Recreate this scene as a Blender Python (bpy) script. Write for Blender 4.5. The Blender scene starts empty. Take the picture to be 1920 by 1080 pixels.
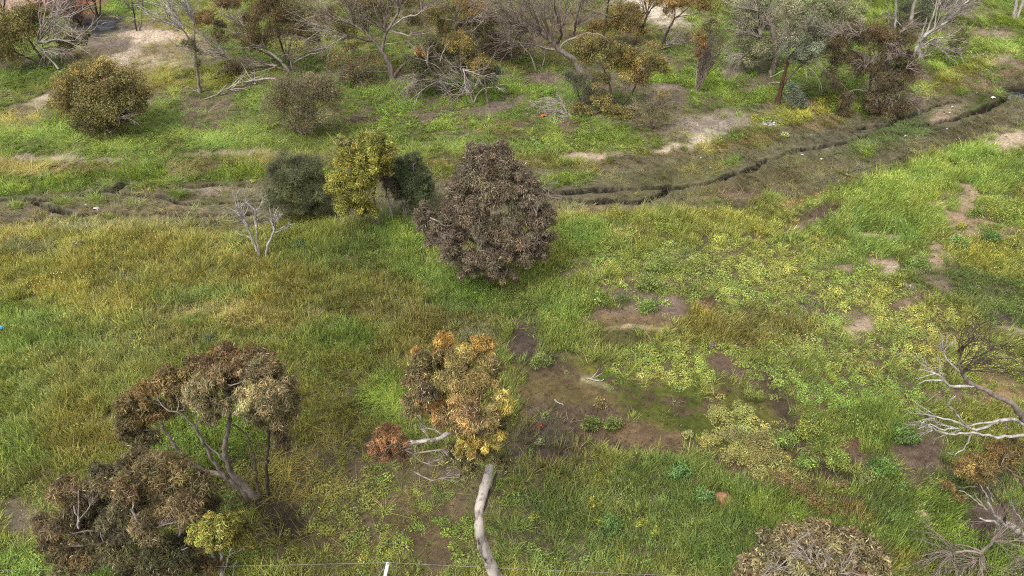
import bpy, math, random
import numpy as np

# ------------------------------------------------------------------ camera, sky, sun, exposure
S = bpy.context.scene
COL = S.collection
CAM_H, PITCH, F = 20.0, math.radians(38.0), 1321.0      # drone height, tilt below the horizon, focal length (for a 1920 px wide frame)
cam_d = bpy.data.cameras.new('camera')
cam_d.sensor_width = 36.0
cam_d.lens = F / 1920.0 * 36.0
cam_d.clip_start, cam_d.clip_end = 0.1, 6000.0
cam = bpy.data.objects.new('camera', cam_d)
COL.objects.link(cam)
cam.location = (0.0, 0.0, CAM_H)
cam.rotation_euler = (math.pi / 2 - PITCH, 0.0, 0.0)
S.camera = cam

SUN_EL, SUN_AZ = math.radians(58.0), math.radians(-140.0)   # azimuth clockwise from +Y
world = bpy.data.worlds.new('World')
S.world = world
world.use_nodes = True
wn = world.node_tree.nodes
bg = wn['Background']
sky = wn.new('ShaderNodeTexSky')
sky.sky_type = 'NISHITA'
sky.sun_disc = False
sky.sun_elevation = SUN_EL
sky.sun_rotation = SUN_AZ
sky.air_density, sky.dust_density, sky.ozone_density = 1.0, 4.0, 1.0
hs = wn.new('ShaderNodeHueSaturation')      # overcast: the sky's light is nearly grey
hs.inputs['Saturation'].default_value = 0.04
world.node_tree.links.new(sky.outputs[0], hs.inputs['Color'])
world.node_tree.links.new(hs.outputs[0], bg.inputs['Color'])
bg.inputs['Strength'].default_value = 0.15
sun_d = bpy.data.lights.new('sun', 'SUN')
sun_d.energy = 1.1
sun_d.angle = math.radians(22.0)
sun_d.color = (1.0, 0.96, 0.90)
sun = bpy.data.objects.new('sun', sun_d)
COL.objects.link(sun)
sun.rotation_euler = (math.pi / 2 - SUN_EL, 0.0, math.pi - SUN_AZ)
vs = S.view_settings
S.display_settings.display_device = 'sRGB'
vs.view_transform = 'Standard'
vs.look = 'None'
vs.gamma = 1.0
vs.use_curve_mapping = False
vs.exposure = 1.66
S.cycles.max_bounces = 5
S.cycles.diffuse_bounces = 3
S.cycles.transmission_bounces = 3
S.cycles.glossy_bounces = 2
S.cycles.transparent_max_bounces = 4
S.cycles.use_denoising = False
S.cycles.filter_width = 1.15
S.cycles.caustics_reflective = False
S.cycles.caustics_refractive = False

rng = np.random.default_rng(7)
random.seed(7)
K_ALB = 0.72           # leaves: picture colour (linear) -> surface colour
K_SOIL = 0.42
K_BARK = 0.44

# ------------------------------------------------------------------ numbers
CP, SP = math.cos(PITCH), math.sin(PITCH)

def lin(c):
    c = np.asarray(c, float) / 255.0
    return np.where(c <= 0.04045, c / 12.92, ((c + 0.055) / 1.055) ** 2.4)

def alb(c, k=None):
    return lin(c) * (K_ALB if k is None else k)

def leafcol(c, k=None, sat=0.86):
    """picture colour of leaves -> surface colour (light that bounces between leaves deepens their hue, so start paler)"""
    c = lin(c) * np.array([1.05, 1.0, 0.92])
    l = c @ np.array([0.30, 0.60, 0.10])
    return (c * sat + np.asarray(l)[..., None] * (1 - sat)) * (K_ALB if k is None else k)

def ray(px, py):
    u, v = (px - 960.0) / F, (540.0 - py) / F
    return np.array([u, CP + v * SP, -SP + v * CP])

def ground_at(px, py, z=0.0):
    d = ray(px, py)
    t = (z - CAM_H) / d[2]
    return np.array([d[0] * t, d[1] * t, z])

def to_pix(x, y, z=0.0):
    dy = y * CP - (z - CAM_H) * SP
    up = y * SP + (z - CAM_H) * CP
    dy = np.maximum(dy, 0.5)
    return 960.0 + F * x / dy, 540.0 - F * up / dy

def hash2(ix, iy, seed):
    h = (ix.astype(np.int64) * 374761393 + iy.astype(np.int64) * 668265263 + seed * 974711) & 0xFFFFFFFF
    h = ((h ^ (h >> 13)) * 1274126177) & 0xFFFFFFFF
    h = h ^ (h >> 16)
    return (h & 0xFFFF).astype(np.float32) / 65535.0

def vnoise(x, y, seed=0):
    ix, iy = np.floor(x), np.floor(y)
    fx, fy = x - ix, y - iy
    fx = fx * fx * (3 - 2 * fx)
    fy = fy * fy * (3 - 2 * fy)
    ix, iy = ix.astype(np.int64), iy.astype(np.int64)
    a, b = hash2(ix, iy, seed), hash2(ix + 1, iy, seed)
    c, d = hash2(ix, iy + 1, seed), hash2(ix + 1, iy + 1, seed)
    return (a * (1 - fx) + b * fx) * (1 - fy) + (c * (1 - fx) + d * fx) * fy

def fbm(x, y, seed=0, octs=4):
    s, a, t = 0.0, 1.0, 0.0
    for o in range(octs):
        s = s + a * vnoise(x * 2 ** o + 17.3 * o, y * 2 ** o - 9.1 * o, seed + o)
        t += a
        a *= 0.55
    return s / t          # 0..1, mean 0.5

def smooth(e0, e1, x):
    t = np.clip((x - e0) / (e1 - e0), 0, 1)
    return t * t * (3 - 2 * t)

def dist_poly(px, py, pts):
    best = np.full(px.shape, 1e9, np.float32)
    for (x0, y0), (x1, y1) in zip(pts[:-1], pts[1:]):
        dx, dy = x1 - x0, y1 - y0
        t = np.clip(((px - x0) * dx + (py - y0) * dy) / (dx * dx + dy * dy + 1e-9), 0, 1)
        best = np.minimum(best, np.hypot(px - x0 - t * dx, py - y0 - t * dy))
    return best

# ------------------------------------------------------------------ objects and materials
def new_mesh(name, verts, quads, mat=None, col=None, smooth_shade=False):
    me = bpy.data.meshes.new(name)
    verts = np.ascontiguousarray(verts, np.float32)
    quads = np.ascontiguousarray(quads, np.int32)
    n, m = len(verts), len(quads)
    me.vertices.add(n)
    me.vertices.foreach_set('co', verts.ravel())
    if m:
        k = quads.shape[1]
        me.loops.add(m * k)
        me.loops.foreach_set('vertex_index', quads.ravel())
        me.polygons.add(m)
        me.polygons.foreach_set('loop_start', np.arange(0, m * k, k, dtype=np.int32))
        if smooth_shade:
            me.polygons.foreach_set('use_smooth', np.ones(m, bool))
    if col is not None:
        a = me.attributes.new('col', 'FLOAT_COLOR', 'POINT')
        c = np.ones((n, 4), np.float32)
        c[:, :3] = col
        a.data.foreach_set('color', c.ravel())
    me.update(calc_edges=True)
    if mat is not None:
        me.materials.append(mat)
    return me

def link(name, me, parent=None, **props):
    o = bpy.data.objects.new(name, me)
    COL.objects.link(o)
    if parent is not None:
        o.parent = parent
        o.matrix_parent_inverse = parent.matrix_world.inverted()
    for k, v in props.items():
        if v is not None:
            o[k] = v
    return o

def thing(name, loc, label, cat, group=None):
    from mathutils import Matrix
    o = bpy.data.objects.new(name, None)
    COL.objects.link(o)
    o.empty_display_size = 0.2
    o.location = tuple(float(v) for v in loc)
    o.matrix_world = Matrix.Translation(o.location)
    o['label'], o['category'] = label, cat
    if group:
        o['group'] = group
    return o

def nodes(name):
    m = bpy.data.materials.new(name)
    m.use_nodes = True
    t = m.node_tree
    t.nodes.clear()
    out = t.nodes.new('ShaderNodeOutputMaterial')
    return m, t, out

def leaf_material(name, attr, instancer=False, trans=0.3, rough=0.55, spec=0.25):
    m, t, out = nodes(name)
    N, Lk = t.nodes, t.links
    a = N.new('ShaderNodeAttribute')
    a.attribute_name = attr
    col = a.outputs['Color']
    if instancer:
        a.attribute_type = 'INSTANCER'
        b = N.new('ShaderNodeAttribute')
        b.attribute_name = 'col'
        mx = N.new('ShaderNodeMix')
        mx.data_type = 'RGBA'
        mx.blend_type = 'MULTIPLY'
        mx.inputs['Factor'].default_value = 1.0
        Lk.new(col, mx.inputs['A'])
        Lk.new(b.outputs['Color'], mx.inputs['B'])
        col = mx.outputs['Result']
    p = N.new('ShaderNodeBsdfPrincipled')
    p.inputs['Roughness'].default_value = rough
    p.inputs['Specular IOR Level'].default_value = spec
    Lk.new(col, p.inputs['Base Color'])
    tr = N.new('ShaderNodeBsdfTranslucent')
    Lk.new(col, tr.inputs['Color'])
    ms = N.new('ShaderNodeMixShader')
    ms.inputs[0].default_value = trans
    Lk.new(p.outputs[0], ms.inputs[1])
    Lk.new(tr.outputs[0], ms.inputs[2])
    Lk.new(ms.outputs[0], out.inputs['Surface'])
    return m

def bark_material(name, c1, c2, scale=6.0, stretch=0.25, lo=0.36, hi=0.62):
    m, t, out = nodes(name)
    N, Lk = t.nodes, t.links
    tc = N.new('ShaderNodeTexCoord')
    mp = N.new('ShaderNodeMapping')
    mp.inputs['Scale'].default_value = (1, 1, stretch)
    Lk.new(tc.outputs['Object'], mp.inputs['Vector'])
    nz = N.new('ShaderNodeTexNoise')
    nz.inputs['Scale'].default_value = scale
    nz.inputs['Detail'].default_value = 6
    nz.inputs['Roughness'].default_value = 0.65
    Lk.new(mp.outputs[0], nz.inputs['Vector'])
    cr = N.new('ShaderNodeValToRGB')
    cr.color_ramp.elements[0].position = lo
    cr.color_ramp.elements[1].position = hi
    cr.color_ramp.elements[0].color = (*alb(c1, K_BARK), 1)
    cr.color_ramp.elements[1].color = (*alb(c2, K_BARK), 1)
    Lk.new(nz.outputs['Fac'], cr.inputs['Fac'])
    p = N.new('ShaderNodeBsdfPrincipled')
    p.inputs['Roughness'].default_value = 0.85
    p.inputs['Specular IOR Level'].default_value = 0.2
    Lk.new(cr.outputs[0], p.inputs['Base Color'])
    bp = N.new('ShaderNodeBump')
    bp.inputs['Strength'].default_value = 0.6
    bp.inputs['Distance'].default_value = 0.03
    Lk.new(nz.outputs['Fac'], bp.inputs['Height'])
    Lk.new(bp.outputs[0], p.inputs['Normal'])
    Lk.new(p.outputs[0], out.inputs['Surface'])
    return m

def plain_material(name, c, rough=0.6, k=1.0, noise=0.15):
    m, t, out = nodes(name)
    N, Lk = t.nodes, t.links
    tc = N.new('ShaderNodeTexCoord')
    nz = N.new('ShaderNodeTexNoise')
    nz.inputs['Scale'].default_value = 9.0
    nz.inputs['Detail'].default_value = 5
    Lk.new(tc.outputs['Object'], nz.inputs['Vector'])
    cr = N.new('ShaderNodeValToRGB')
    base = np.clip(lin(c) * k * 0.62, 0, 0.9)
    cr.color_ramp.elements[0].position = 0.3
    cr.color_ramp.elements[1].position = 0.7
    cr.color_ramp.elements[0].color = (*(base * (1 - noise)), 1)
    cr.color_ramp.elements[1].color = (*np.clip(base * (1 + noise), 0, 0.95), 1)
    Lk.new(nz.outputs['Fac'], cr.inputs['Fac'])
    p = N.new('ShaderNodeBsdfPrincipled')
    p.inputs['Roughness'].default_value = rough
    Lk.new(cr.outputs[0], p.inputs['Base Color'])
    Lk.new(p.outputs[0], out.inputs['Surface'])
    return m

M_LEAF = leaf_material('leaf', 'col')
M_TUFT = leaf_material('ground_cover_leaf', 'tint', instancer=True, trans=0.35, spec=0.15)
BARK = {
    'grey': bark_material('grey_bark', (105, 92, 84), (160, 146, 134)),
    'pale': bark_material('pale_bark', (140, 127, 116), (192, 180, 168)),
    'white': bark_material('white_bark', (128, 119, 111), (208, 200, 191)),
    'dark': bark_material('dark_bark', (48, 40, 36), (98, 82, 72)),
    'brown': bark_material('brown_bark', (84, 68, 58), (132, 112, 98)),
    'red': bark_material('red_brown_bark', (60, 42, 34), (112, 74, 58), scale=9.0),
    'twig': bark_material('twig_bark', (112, 96, 86), (168, 152, 138)),
    'peel': bark_material('peeling_bark', (70, 58, 50), (204, 192, 180), scale=5.0, stretch=0.30, lo=0.33, hi=0.52),
}
# ------------------------------------------------------------------ the ground: relief, soil and what grows where
CREEK = [(-200, 392), (0, 392), (250, 385), (500, 385), (760, 372), (1000, 368), (1200, 352), (1380, 322), (1560, 275), (1740, 228), (1920, 180), (2100, 130)]
RUTS = [  # narrow incised channels in the creek bed: points, half width in the picture
    ([(-90, 370), (60, 374), (150, 366), (215, 358), (236, 346)], 3.6),
    ([(215, 362), (300, 368), (335, 380), (420, 378), (500, 373), (640, 372), (800, 366)], 2.8),
    ([(-90, 416), (60, 414), (140, 405), (200, 401), (330, 402), (470, 398)], 3.6),
    ([(320, 351), (375, 350), (400, 346), (470, 348)], 3.0),
    ([(60, 378), (95, 392), (130, 398)], 4.0),
    ([(880, 362), (1000, 361), (1060, 362), (1140, 357)], 4.2),
    ([(1000, 372), (1100, 378), (1200, 380), (1240, 368), (1255, 352), (1320, 342), (1400, 318), (1440, 298), (1500, 280), (1560, 270), (1640, 250)], 3.6),
    ([(1250, 352), (1220, 351), (1150, 357)], 1.8),
    ([(1730, 235), (1790, 222), (1840, 205), (1870, 190), (1905, 172)], 2.6),
    ([(1640, 240), (1700, 215), (1750, 200), (1790, 190)], 1.8),
    ([(1680, 232), (1640, 232), (1610, 240)], 2.2),
    ([(1600, 330), (1660, 312), (1700, 298)], 1.4),
]
CR_W, RT_W = None, None
def world_pts(pts):
    return [tuple(ground_at(x, y, -0.3)[:2]) for x, y in pts]
CREEK_W = world_pts(CREEK)
RUTS_W = []
for pts, w in RUTS:
    mx, my = pts[len(pts) // 2]
    g0, g1 = ground_at(mx, my - w), ground_at(mx, my + w)
    RUTS_W.append((world_pts(pts), max(0.15, abs(g0[1] - g1[1]) * 0.46)))

POOL = ground_at(1921, 160)

def relief(x, y):
    """height of the ground above the datum; also the wetness of the ruts"""
    z = (fbm(x / 7.0, y / 7.0, 3, 4) - 0.5) * 0.55 + (fbm(x / 1.3, y / 1.3, 8, 3) - 0.5) * 0.12
    d = dist_poly(x, y, CREEK_W)
    d = d + (fbm(x / 2.2, y / 2.2, 21, 3) - 0.5) * 1.6
    bed = 1 - smooth(1.9, 4.0, d)
    z = z * (1 - 0.5 * bed) - 0.32 * bed + bed * (fbm(x / 0.9, y / 0.9, 31, 3) - 0.5) * 0.12
    wet = np.zeros_like(z)
    near = np.zeros_like(z)
    for pts, w in RUTS_W:
        xs = [p[0] for p in pts]; ys = [p[1] for p in pts]
        sel = (x > min(xs) - 2) & (x < max(xs) + 2) & (y > min(ys) - 2) & (y < max(ys) + 2)
        if not sel.any():
            continue
        xx, yy = x[sel], y[sel]
        wob = (fbm(xx / 0.9, yy / 0.9, 41, 3) - 0.5) * 0.7
        wob2 = (fbm(xx / 0.9 + 50, yy / 0.9, 43, 3) - 0.5) * 0.6
        dd = dist_poly(xx + wob, yy + wob2, pts)
        ww = w * (0.45 + 1.0 * fbm(xx / 1.7, yy / 1.7, 47, 2))
        k = 1 - smooth(ww * 0.8, ww * 1.15, dd)
        z[sel] -= 0.55 * k
        wet[sel] = np.maximum(wet[sel], 1 - smooth(ww * 0.9, ww * 1.35, dd))
        near[sel] = np.maximum(near[sel], 1 - smooth(ww + 0.10, ww + 0.30, dd))
    dp = np.hypot((x - POOL[0]) / 1.5, (y - POOL[1]) / 1.15) + (fbm(x / 0.8, y / 0.8, 91, 3) - 0.5) * 0.5
    k = 1 - smooth(0.75, 1.15, dp)
    z = z - 0.55 * k
    wet = np.maximum(wet, k)
    return z, bed, wet, np.maximum(near, k)

# channels: soil colour, grass density, grass height (m), grass colour, herb density, herb colour
G1, G2, G3 = (118, 126, 58), (92, 132, 46), (140, 136, 62)
DEF = dict(s=(96, 82, 64), g=0.95, gh=0.42, gc=(124, 132, 62), h=0.15, hc=(112, 130, 55))
def B(cx, cy, rx, ry, ang=0, soft=0.55, **ch):
    return (cx, cy, rx, ry, ang, soft, ch)
def P(pts, w, soft=0.6, **ch):
    return (pts, w, soft, ch)
ZONES = [
    # --- the flat beyond the creek
    P([(-300, 150), (2200, -60)], 285, 0.12, g=0.42, gh=0.16, gc=(108, 128, 48), h=0.64, hc=(104, 132, 46), s=(112, 97, 82)),
    B(1000, 60, 330, 70, g=0.4, gc=(112, 112, 54), h=0.45, hc=(100, 110, 45), s=(104, 88, 70)),
    B(760, 130, 130, 30, gc=(112, 122, 46), hc=(125, 125, 45), h=0.7),
    B(600, 60, 130, 60, gc=(122, 128, 56), hc=(120, 128, 50), s=(120, 106, 80)),
    B(250, 90, 130, 75, -8, g=0.15, gh=0.12, h=0.12, gc=(142, 124, 80), hc=(126, 118, 58), s=(150, 130, 105)),
    B(270, 66, 105, 13, 0, s=(198, 176, 155), g=0.0, h=0.0),
    B(245, 90, 62, 12, -32, s=(205, 184, 160), g=0.02, h=0.02),
    B(300, 118, 50, 14, 10, s=(192, 172, 146), g=0.12, h=0.02),
    B(205, 85, 38, 14, 0, s=(128, 112, 100), g=0.05, h=0.02),
    B(225, 122, 30, 8, -35, s=(212, 190, 168), g=0.0, h=0.0),
    B(240, 20, 70, 22, 0, g=0.5, h=0.6, gc=(112, 128, 50), hc=(110, 130, 48), s=(112, 98, 78)),
    B(215, 15, 30, 16, 0, g=0.7, h=0.8, gc=(92, 138, 46), hc=(94, 140, 46)),
    B(185, 44, 48, 17, 0, g=0.02, h=0.04, s=(72, 62, 58)),
    B(195, 48, 25, 11, -15, g=0.0, h=0.0, s=(42, 42, 48)),
    B(115, 8, 60, 16, 0, g=0.02, h=0.02, s=(152, 88, 66)),
    B(25, 10, 60, 14, 0, g=0.02, h=0.02, s=(178, 148, 128)),
    B(400, 30, 70, 35, 0, gc=(122, 128, 54), hc=(122, 128, 50), g=0.6, h=0.6),
    B(310, 152, 70, 22, 0, g=0.6, h=0.6, gc=(140, 130, 54), hc=(138, 132, 48), gh=0.2),
    B(420, 140, 80, 30, 0, g=0.6, h=0.7, gc=(124, 128, 48), hc=(134, 130, 44)),
    B(60, 175, 60, 30, 20, g=0.4, h=0.4, gc=(118, 118, 58), hc=(104, 122, 46), s=(124, 108, 92)),
    B(80, 190, 30, 9, -25, g=0.03, h=0.05, s=(176, 158, 138)),
    B(40, 150, 60, 22, -15, g=0.7, h=0.8, gc=(94, 118, 46), hc=(88, 120, 40)),
    B(30, 225, 60, 20, 0, g=0.6, h=0.5, gc=(146, 136, 70), hc=(132, 130, 56)),
    B(120, 245, 120, 22, -10, g=0.8, h=0.9, gc=(92, 150, 48), hc=(96, 154, 48), gh=0.25),
    B(60, 265, 90, 18, -10, g=0.7, h=0.7, gc=(120, 144, 54), hc=(120, 146, 50)),
    B(260, 255, 90, 30, 0, g=0.8, h=0.6, gc=(104, 142, 56), hc=(98, 140, 48)),
    B(400, 215, 80, 22, 0, g=0.4, h=0.4, s=(116, 98, 86), gc=(108, 122, 52)),
    B(410, 235, 70, 20, 0, g=0.3, h=0.4, s=(112, 94, 82)),
    B(420, 262, 110, 16, 0, g=0.7, h=0.8, gc=(120, 142, 56), hc=(114, 144, 52)),
    B(115, 300, 34, 9, -3, g=0.02, h=0.02, s=(176, 160, 142)),
    B(200, 301, 40, 5, -3, g=0.1, h=0.1, s=(150, 136, 120)),
    B(15, 305, 42, 10, -8, g=0.05, h=0.05, s=(168, 152, 134)),
    B(455, 287, 85, 8, 0, g=0.1, h=0.1, s=(170, 150, 130)),
    B(680, 270, 110, 20, 0, g=0.6, h=0.6, gc=(118, 136, 56), hc=(118, 136, 50)),
    B(800, 225, 160, 26, 0, g=0.6, h=0.75, gc=(116, 144, 52), hc=(124, 150, 50)),
    B(680, 225, 26, 8, 0, g=0.05, h=0.05, s=(92, 74, 64)),
    B(790, 216, 24, 7, 0, g=0.05, h=0.1, s=(112, 94, 84)),
    B(945, 195, 38, 12, -22, g=0.02, h=0.04, s=(124, 108, 98)),
    B(975, 163, 24, 10, -8, g=0.02, h=0.04, s=(116, 98, 88)),
    B(1025, 148, 30, 10, 10, g=0.02, h=0.04, s=(122, 104, 94)),
    B(860, 250, 60, 9, 0, g=0.2, h=0.2, s=(134, 114, 98)),
    B(880, 280, 180, 16, 0, g=0.85, h=0.4, gc=(124, 140, 62), gh=0.25),
    B(900, 305, 160, 12, 0, g=0.8, h=0.2, gc=(132, 128, 62), gh=0.25),
    B(960, 240, 60, 18, 0, g=0.4, h=0.4, s=(120, 102, 86), gc=(130, 128, 58)),
    B(900, 170, 120, 16, 0, g=0.8, h=0.9, gc=(88, 144, 44), hc=(90, 148, 42)),
    B(1100, 255, 110, 26, 0, g=0.7, h=0.9, gc=(86, 140, 48), hc=(84, 142, 46)),
    B(1020, 275, 60, 14, 0, g=0.6, h=0.8, gc=(104, 150, 60), hc=(106, 156, 60)),
    B(1060, 235, 16, 16, 0, g=0.05, h=0.1, s=(108, 86, 76)),
    B(1110, 293, 56, 8, 0, g=0.01, h=0.01, s=(182, 160, 142)),
    B(1160, 285, 60, 12, 0, g=0.3, h=0.5, hc=(140, 144, 46)),
    B(1250, 230, 70, 26, 0, g=0.6, h=0.4, gc=(124, 122, 76), hc=(118, 124, 60), s=(132, 116, 96)),
    B(1300, 235, 70, 22, -10, g=0.15, h=0.25, s=(150, 134, 120), hc=(130, 138, 60)),
    B(1318, 258, 30, 14, -30, g=0.0, h=0.0, s=(204, 188, 162)),
    B(1240, 290, 40, 9, -25, g=0.03, h=0.03, s=(192, 174, 150)),
    B(1360, 228, 60, 14, -10, g=0.08, h=0.15, s=(150, 136, 124)),
    B(1440, 225, 50, 14, -10, g=0.15, h=0.15, s=(156, 140, 122)),
    B(1270, 150, 90, 28, 0, g=0.7, h=0.85, gc=(104, 142, 46), hc=(100, 144, 44)),
    B(1390, 140, 140, 42, 0, g=0.7, h=0.9, gc=(92, 148, 40), hc=(92, 150, 38)),
    B(1255, 165, 24, 8, 0, g=0.05, h=0.08, s=(140, 122, 110)),
    B(1370, 138, 22, 7, 0, g=0.05, h=0.05, s=(160, 140, 126)),
    B(1400, 168, 26, 6, 0, g=0.1, h=0.1, s=(120, 102, 92)),
    B(1470, 212, 70, 12, -12, g=0.4, h=0.6, gc=(140, 138, 52), hc=(146, 146, 48)),
    B(1225, 20, 60, 22, 15, g=0.05, h=0.02, s=(206, 190, 170)),
    B(1350, 30, 60, 40, 0, g=0.6, h=0.8, gc=(134, 146, 60), hc=(128, 146, 52)),
    B(1535, 205, 62, 18, -22, g=0.7, h=0.95, gc=(172, 160, 48), hc=(182, 168, 40)),
    B(1620, 200, 50, 22, 0, g=0.7, h=0.9, gc=(116, 150, 44), hc=(120, 154, 40)),
    B(1640, 25, 40, 26, 0, g=0.9, h=0.8, gc=(96, 146, 42), hc=(96, 148, 40)),
    B(1760, 110, 70, 26, 0, g=0.95, h=0.5, gc=(98, 150, 54), hc=(100, 150, 48), gh=0.3),
    B(1850, 85, 110, 30, 0, g=0.95, h=0.5, gc=(146, 164, 70), hc=(140, 162, 60), gh=0.25),
    B(1780, 150, 110, 20, -25, g=0.95, h=0.3, gc=(158, 156, 66), hc=(160, 158, 56), gh=0.25),
    B(1870, 30, 90, 30, 0, g=0.8, h=0.6, gc=(110, 140, 50), hc=(108, 142, 46)),
    B(1830, 22, 45, 14, 0, g=0.2, h=0.2, s=(138, 118, 104)),
    B(1870, 65, 50, 8, 8, g=0.2, h=0.2, s=(150, 130, 110)),
    B(1870, 113, 26, 7, -15, g=0.15, h=0.1, s=(168, 150, 120)),
    # --- banks and bed of the creek
    P([(-200, 312), (0, 318), (250, 322), (500, 308), (700, 300)], 14, 0.6, g=0.8, h=0.1, gc=(140, 126, 78), gh=0.26, s=(132, 112, 86)),
    B(70, 320, 70, 7, 4, g=0.8, h=0.1, gc=(160, 138, 66)),
    P([(960, 338), (1100, 318), (1300, 290), (1480, 248), (1600, 222)], 11, 0.6, g=0.7, h=0.05, gc=(138, 120, 66), gh=0.2, s=(128, 108, 82)),
    P([(-200, 406), (0, 403), (250, 398), (500, 392), (760, 380), (1000, 365), (1200, 352), (1380, 326), (1560, 285), (1740, 236), (1920, 188), (2100, 140)],
      46, 0.25, g=0.17, h=0.02, gh=0.13, gc=(120, 110, 80), s=(110, 102, 80), hc=(90, 120, 50)),
    P([(1120, 362), (1240, 354), (1380, 335), (1560, 298), (1740, 243), (1920, 185), (2100, 130)],
      56, 0.22, g=0.17, h=0.02, gh=0.13, gc=(118, 110, 78), s=(106, 98, 76), hc=(90, 120, 50)),
    B(1280, 330, 130, 26, -16, g=0.3, gc=(104, 104, 64), s=(96, 92, 64)),
    B(1450, 335, 120, 26, -14, g=0.35, gc=(122, 108, 74), s=(102, 90, 66)),
    B(1560, 262, 90, 16, -20, g=0.3, gc=(112, 110, 82), s=(106, 98, 80)),
    B(1690, 250, 100, 22, -22, g=0.45, gc=(96, 112, 62), s=(86, 92, 56), gh=0.16),
    B(1770, 215, 36, 14, -25, g=0.15, s=(160, 138, 118), gc=(150, 130, 100)),
    B(1800, 250, 90, 14, -22, g=0.35, gc=(116, 104, 72), s=(100, 90, 66)),
    B(1870, 185, 60, 14, -20, g=0.6, gc=(100, 122, 54), s=(80, 84, 48), gh=0.2),
    B(1840, 150, 90, 15, -18, g=0.4, gc=(146, 124, 90), s=(136, 116, 92), gh=0.15),
    B(1690, 180, 60, 10, -20, g=0.7, h=0.3, gc=(132, 152, 54), gh=0.25),
    B(300, 392, 160, 14, -3, g=0.4, gc=(138, 122, 92), s=(124, 108, 86)),
    B(430, 378, 60, 14, 0, g=0.4, gc=(106, 112, 66), s=(104, 96, 70)),
    B(60, 398, 70, 10, 0, g=0.4, gc=(124, 110, 90), s=(116, 102, 88)),
    B(410, 360, 80, 8, 0, g=0.12, s=(146, 130, 116), gc=(130, 116, 88)),
    P([(-200, 360), (0, 357), (100, 345), (215, 335), (300, 322)], 15, 0.5, g=1.0, h=0.6, gh=0.42, gc=(72, 134, 44), hc=(78, 140, 46)),
    B(40, 350, 60, 10, -6, g=1.0, h=0.5, gc=(116, 150, 46), hc=(110, 150, 44), gh=0.35),
    B(440, 326, 62, 14, -6, g=1.0, h=0.6, gh=0.4, gc=(72, 138, 44), hc=(74, 140, 44)),
    B(30, 390, 14, 7, 0, g=1.0, h=0.5, gc=(92, 142, 50), gh=0.3),
    B(180, 376, 16, 7, 0, g=1.0, h=0.4, gc=(88, 140, 48), gh=0.3),
    B(110, 394, 14, 5, 0, g=1.0, h=0.4, gc=(92, 142, 50), gh=0.3),
    B(110, 378, 30, 6, 0, g=0.8, h=0.3, gc=(104, 130, 60), gh=0.25),
    B(335, 366, 24, 7, 0, g=0.9, h=0.3, gc=(94, 128, 54), gh=0.25),
    B(240, 345, 50, 7, 0, g=0.6, h=0.3, gc=(116, 124, 66), gh=0.2),
    B(1062, 339, 60, 13, -5, g=1.0, h=0.5, gc=(66, 134, 42), hc=(70, 140, 44), gh=0.45),
    B(1335, 371, 30, 8, 0, g=1.0, h=0.6, gc=(66, 132, 46), hc=(70, 136, 46), gh=0.4),
    B(1446, 373, 14, 8, 0, g=1.0, h=0.6, gc=(84, 140, 46), hc=(84, 142, 46), gh=0.35),
    B(1375, 303, 22, 6, -15, g=0.9, h=0.5, gc=(84, 134, 48), gh=0.3),
    B(1625, 287, 14, 10, 0, g=0.9, h=0.5, gc=(84, 136, 48), gh=0.3),
    B(1798, 172, 14, 10, 0, g=1.0, h=0.8, gc=(62, 126, 38), hc=(64, 128, 38), gh=0.5),
    B(1110, 390, 70, 6, 0, g=0.5, gc=(150, 126, 90), s=(140, 116, 92), gh=0.2),
    B(1500, 380, 50, 10, -20, g=0.4, gc=(156, 132, 84), s=(146, 118, 84), gh=0.18),
    B(1380, 365, 70, 9, -5, g=0.2, gc=(130, 104, 84), s=(118, 94, 78)),
    B(250, 424, 90, 9, 0, g=0.7, gc=(160, 142, 112), s=(140, 122, 100), gh=0.25),
    B(450, 412, 60, 7, 0, g=0.7, gc=(150, 130, 96), gh=0.25),
    # --- the meadow on the near side
    B(100, 520, 260, 110, 0, gc=(142, 140, 62), g=1.0, h=0.1, gh=0.45),
    B(80, 460, 120, 20, 0, gc=(158, 152, 66), g=1.0, gh=0.4),
    B(170, 430, 90, 10, 0, g=0.7, gc=(146, 132, 100), gh=0.3),
    B(330, 480, 170, 50, 0, gc=(138, 134, 62), g=1.0),
    B(60, 470, 60, 20, 0, gc=(126, 126, 92), g=0.9),
    B(240, 530, 40, 14, 0, gc=(110, 112, 64), g=0.9),
    B(40, 600, 90, 40, 0, gc=(120, 144, 62), g=1.0, h=0.4, hc=(112, 146, 60)),
    B(200, 560, 60, 26, 0, gc=(158, 142, 62), g=1.0),
    B(185, 545, 18, 14, 0, gc=(160, 128, 66), g=1.0),
    B(60, 720, 200, 110, 0, gc=(130, 144, 70), g=1.0, h=0.3, hc=(124, 148, 66), gh=0.5),
    B(60, 640, 120, 20, 0, gc=(106, 142, 60), g=1.0, h=0.4),
    B(200, 680, 110, 60, 0, gc=(126, 132, 72), g=1.0),
    B(30, 830, 90, 60, 0, gc=(128, 144, 66), g=1.0, h=0.3),
    B(160, 810, 90, 60, 0, gc=(132, 130, 62), g=1.0),
    B(500, 530, 170, 55, 0, gc=(124, 122, 56), g=1.0, gh=0.5),
    B(450, 560, 80, 30, 0, gc=(146, 130, 60), g=1.0, gh=0.5),
    B(640, 470, 110, 50, 0, gc=(108, 120, 58), g=1.0, gh=0.5),
    B(570, 440, 70, 40, 0, gc=(122, 126, 50), g=1.0, h=0.4, hc=(120, 134, 46)),
    B(755, 440, 46, 40, 30, gc=(88, 140, 48), hc=(90, 144, 46), g=1.0, h=0.7, gh=0.4),
    B(860, 540, 110, 26, 20, gc=(92, 128, 48), hc=(96, 138, 46), g=1.0, h=0.5),
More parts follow.
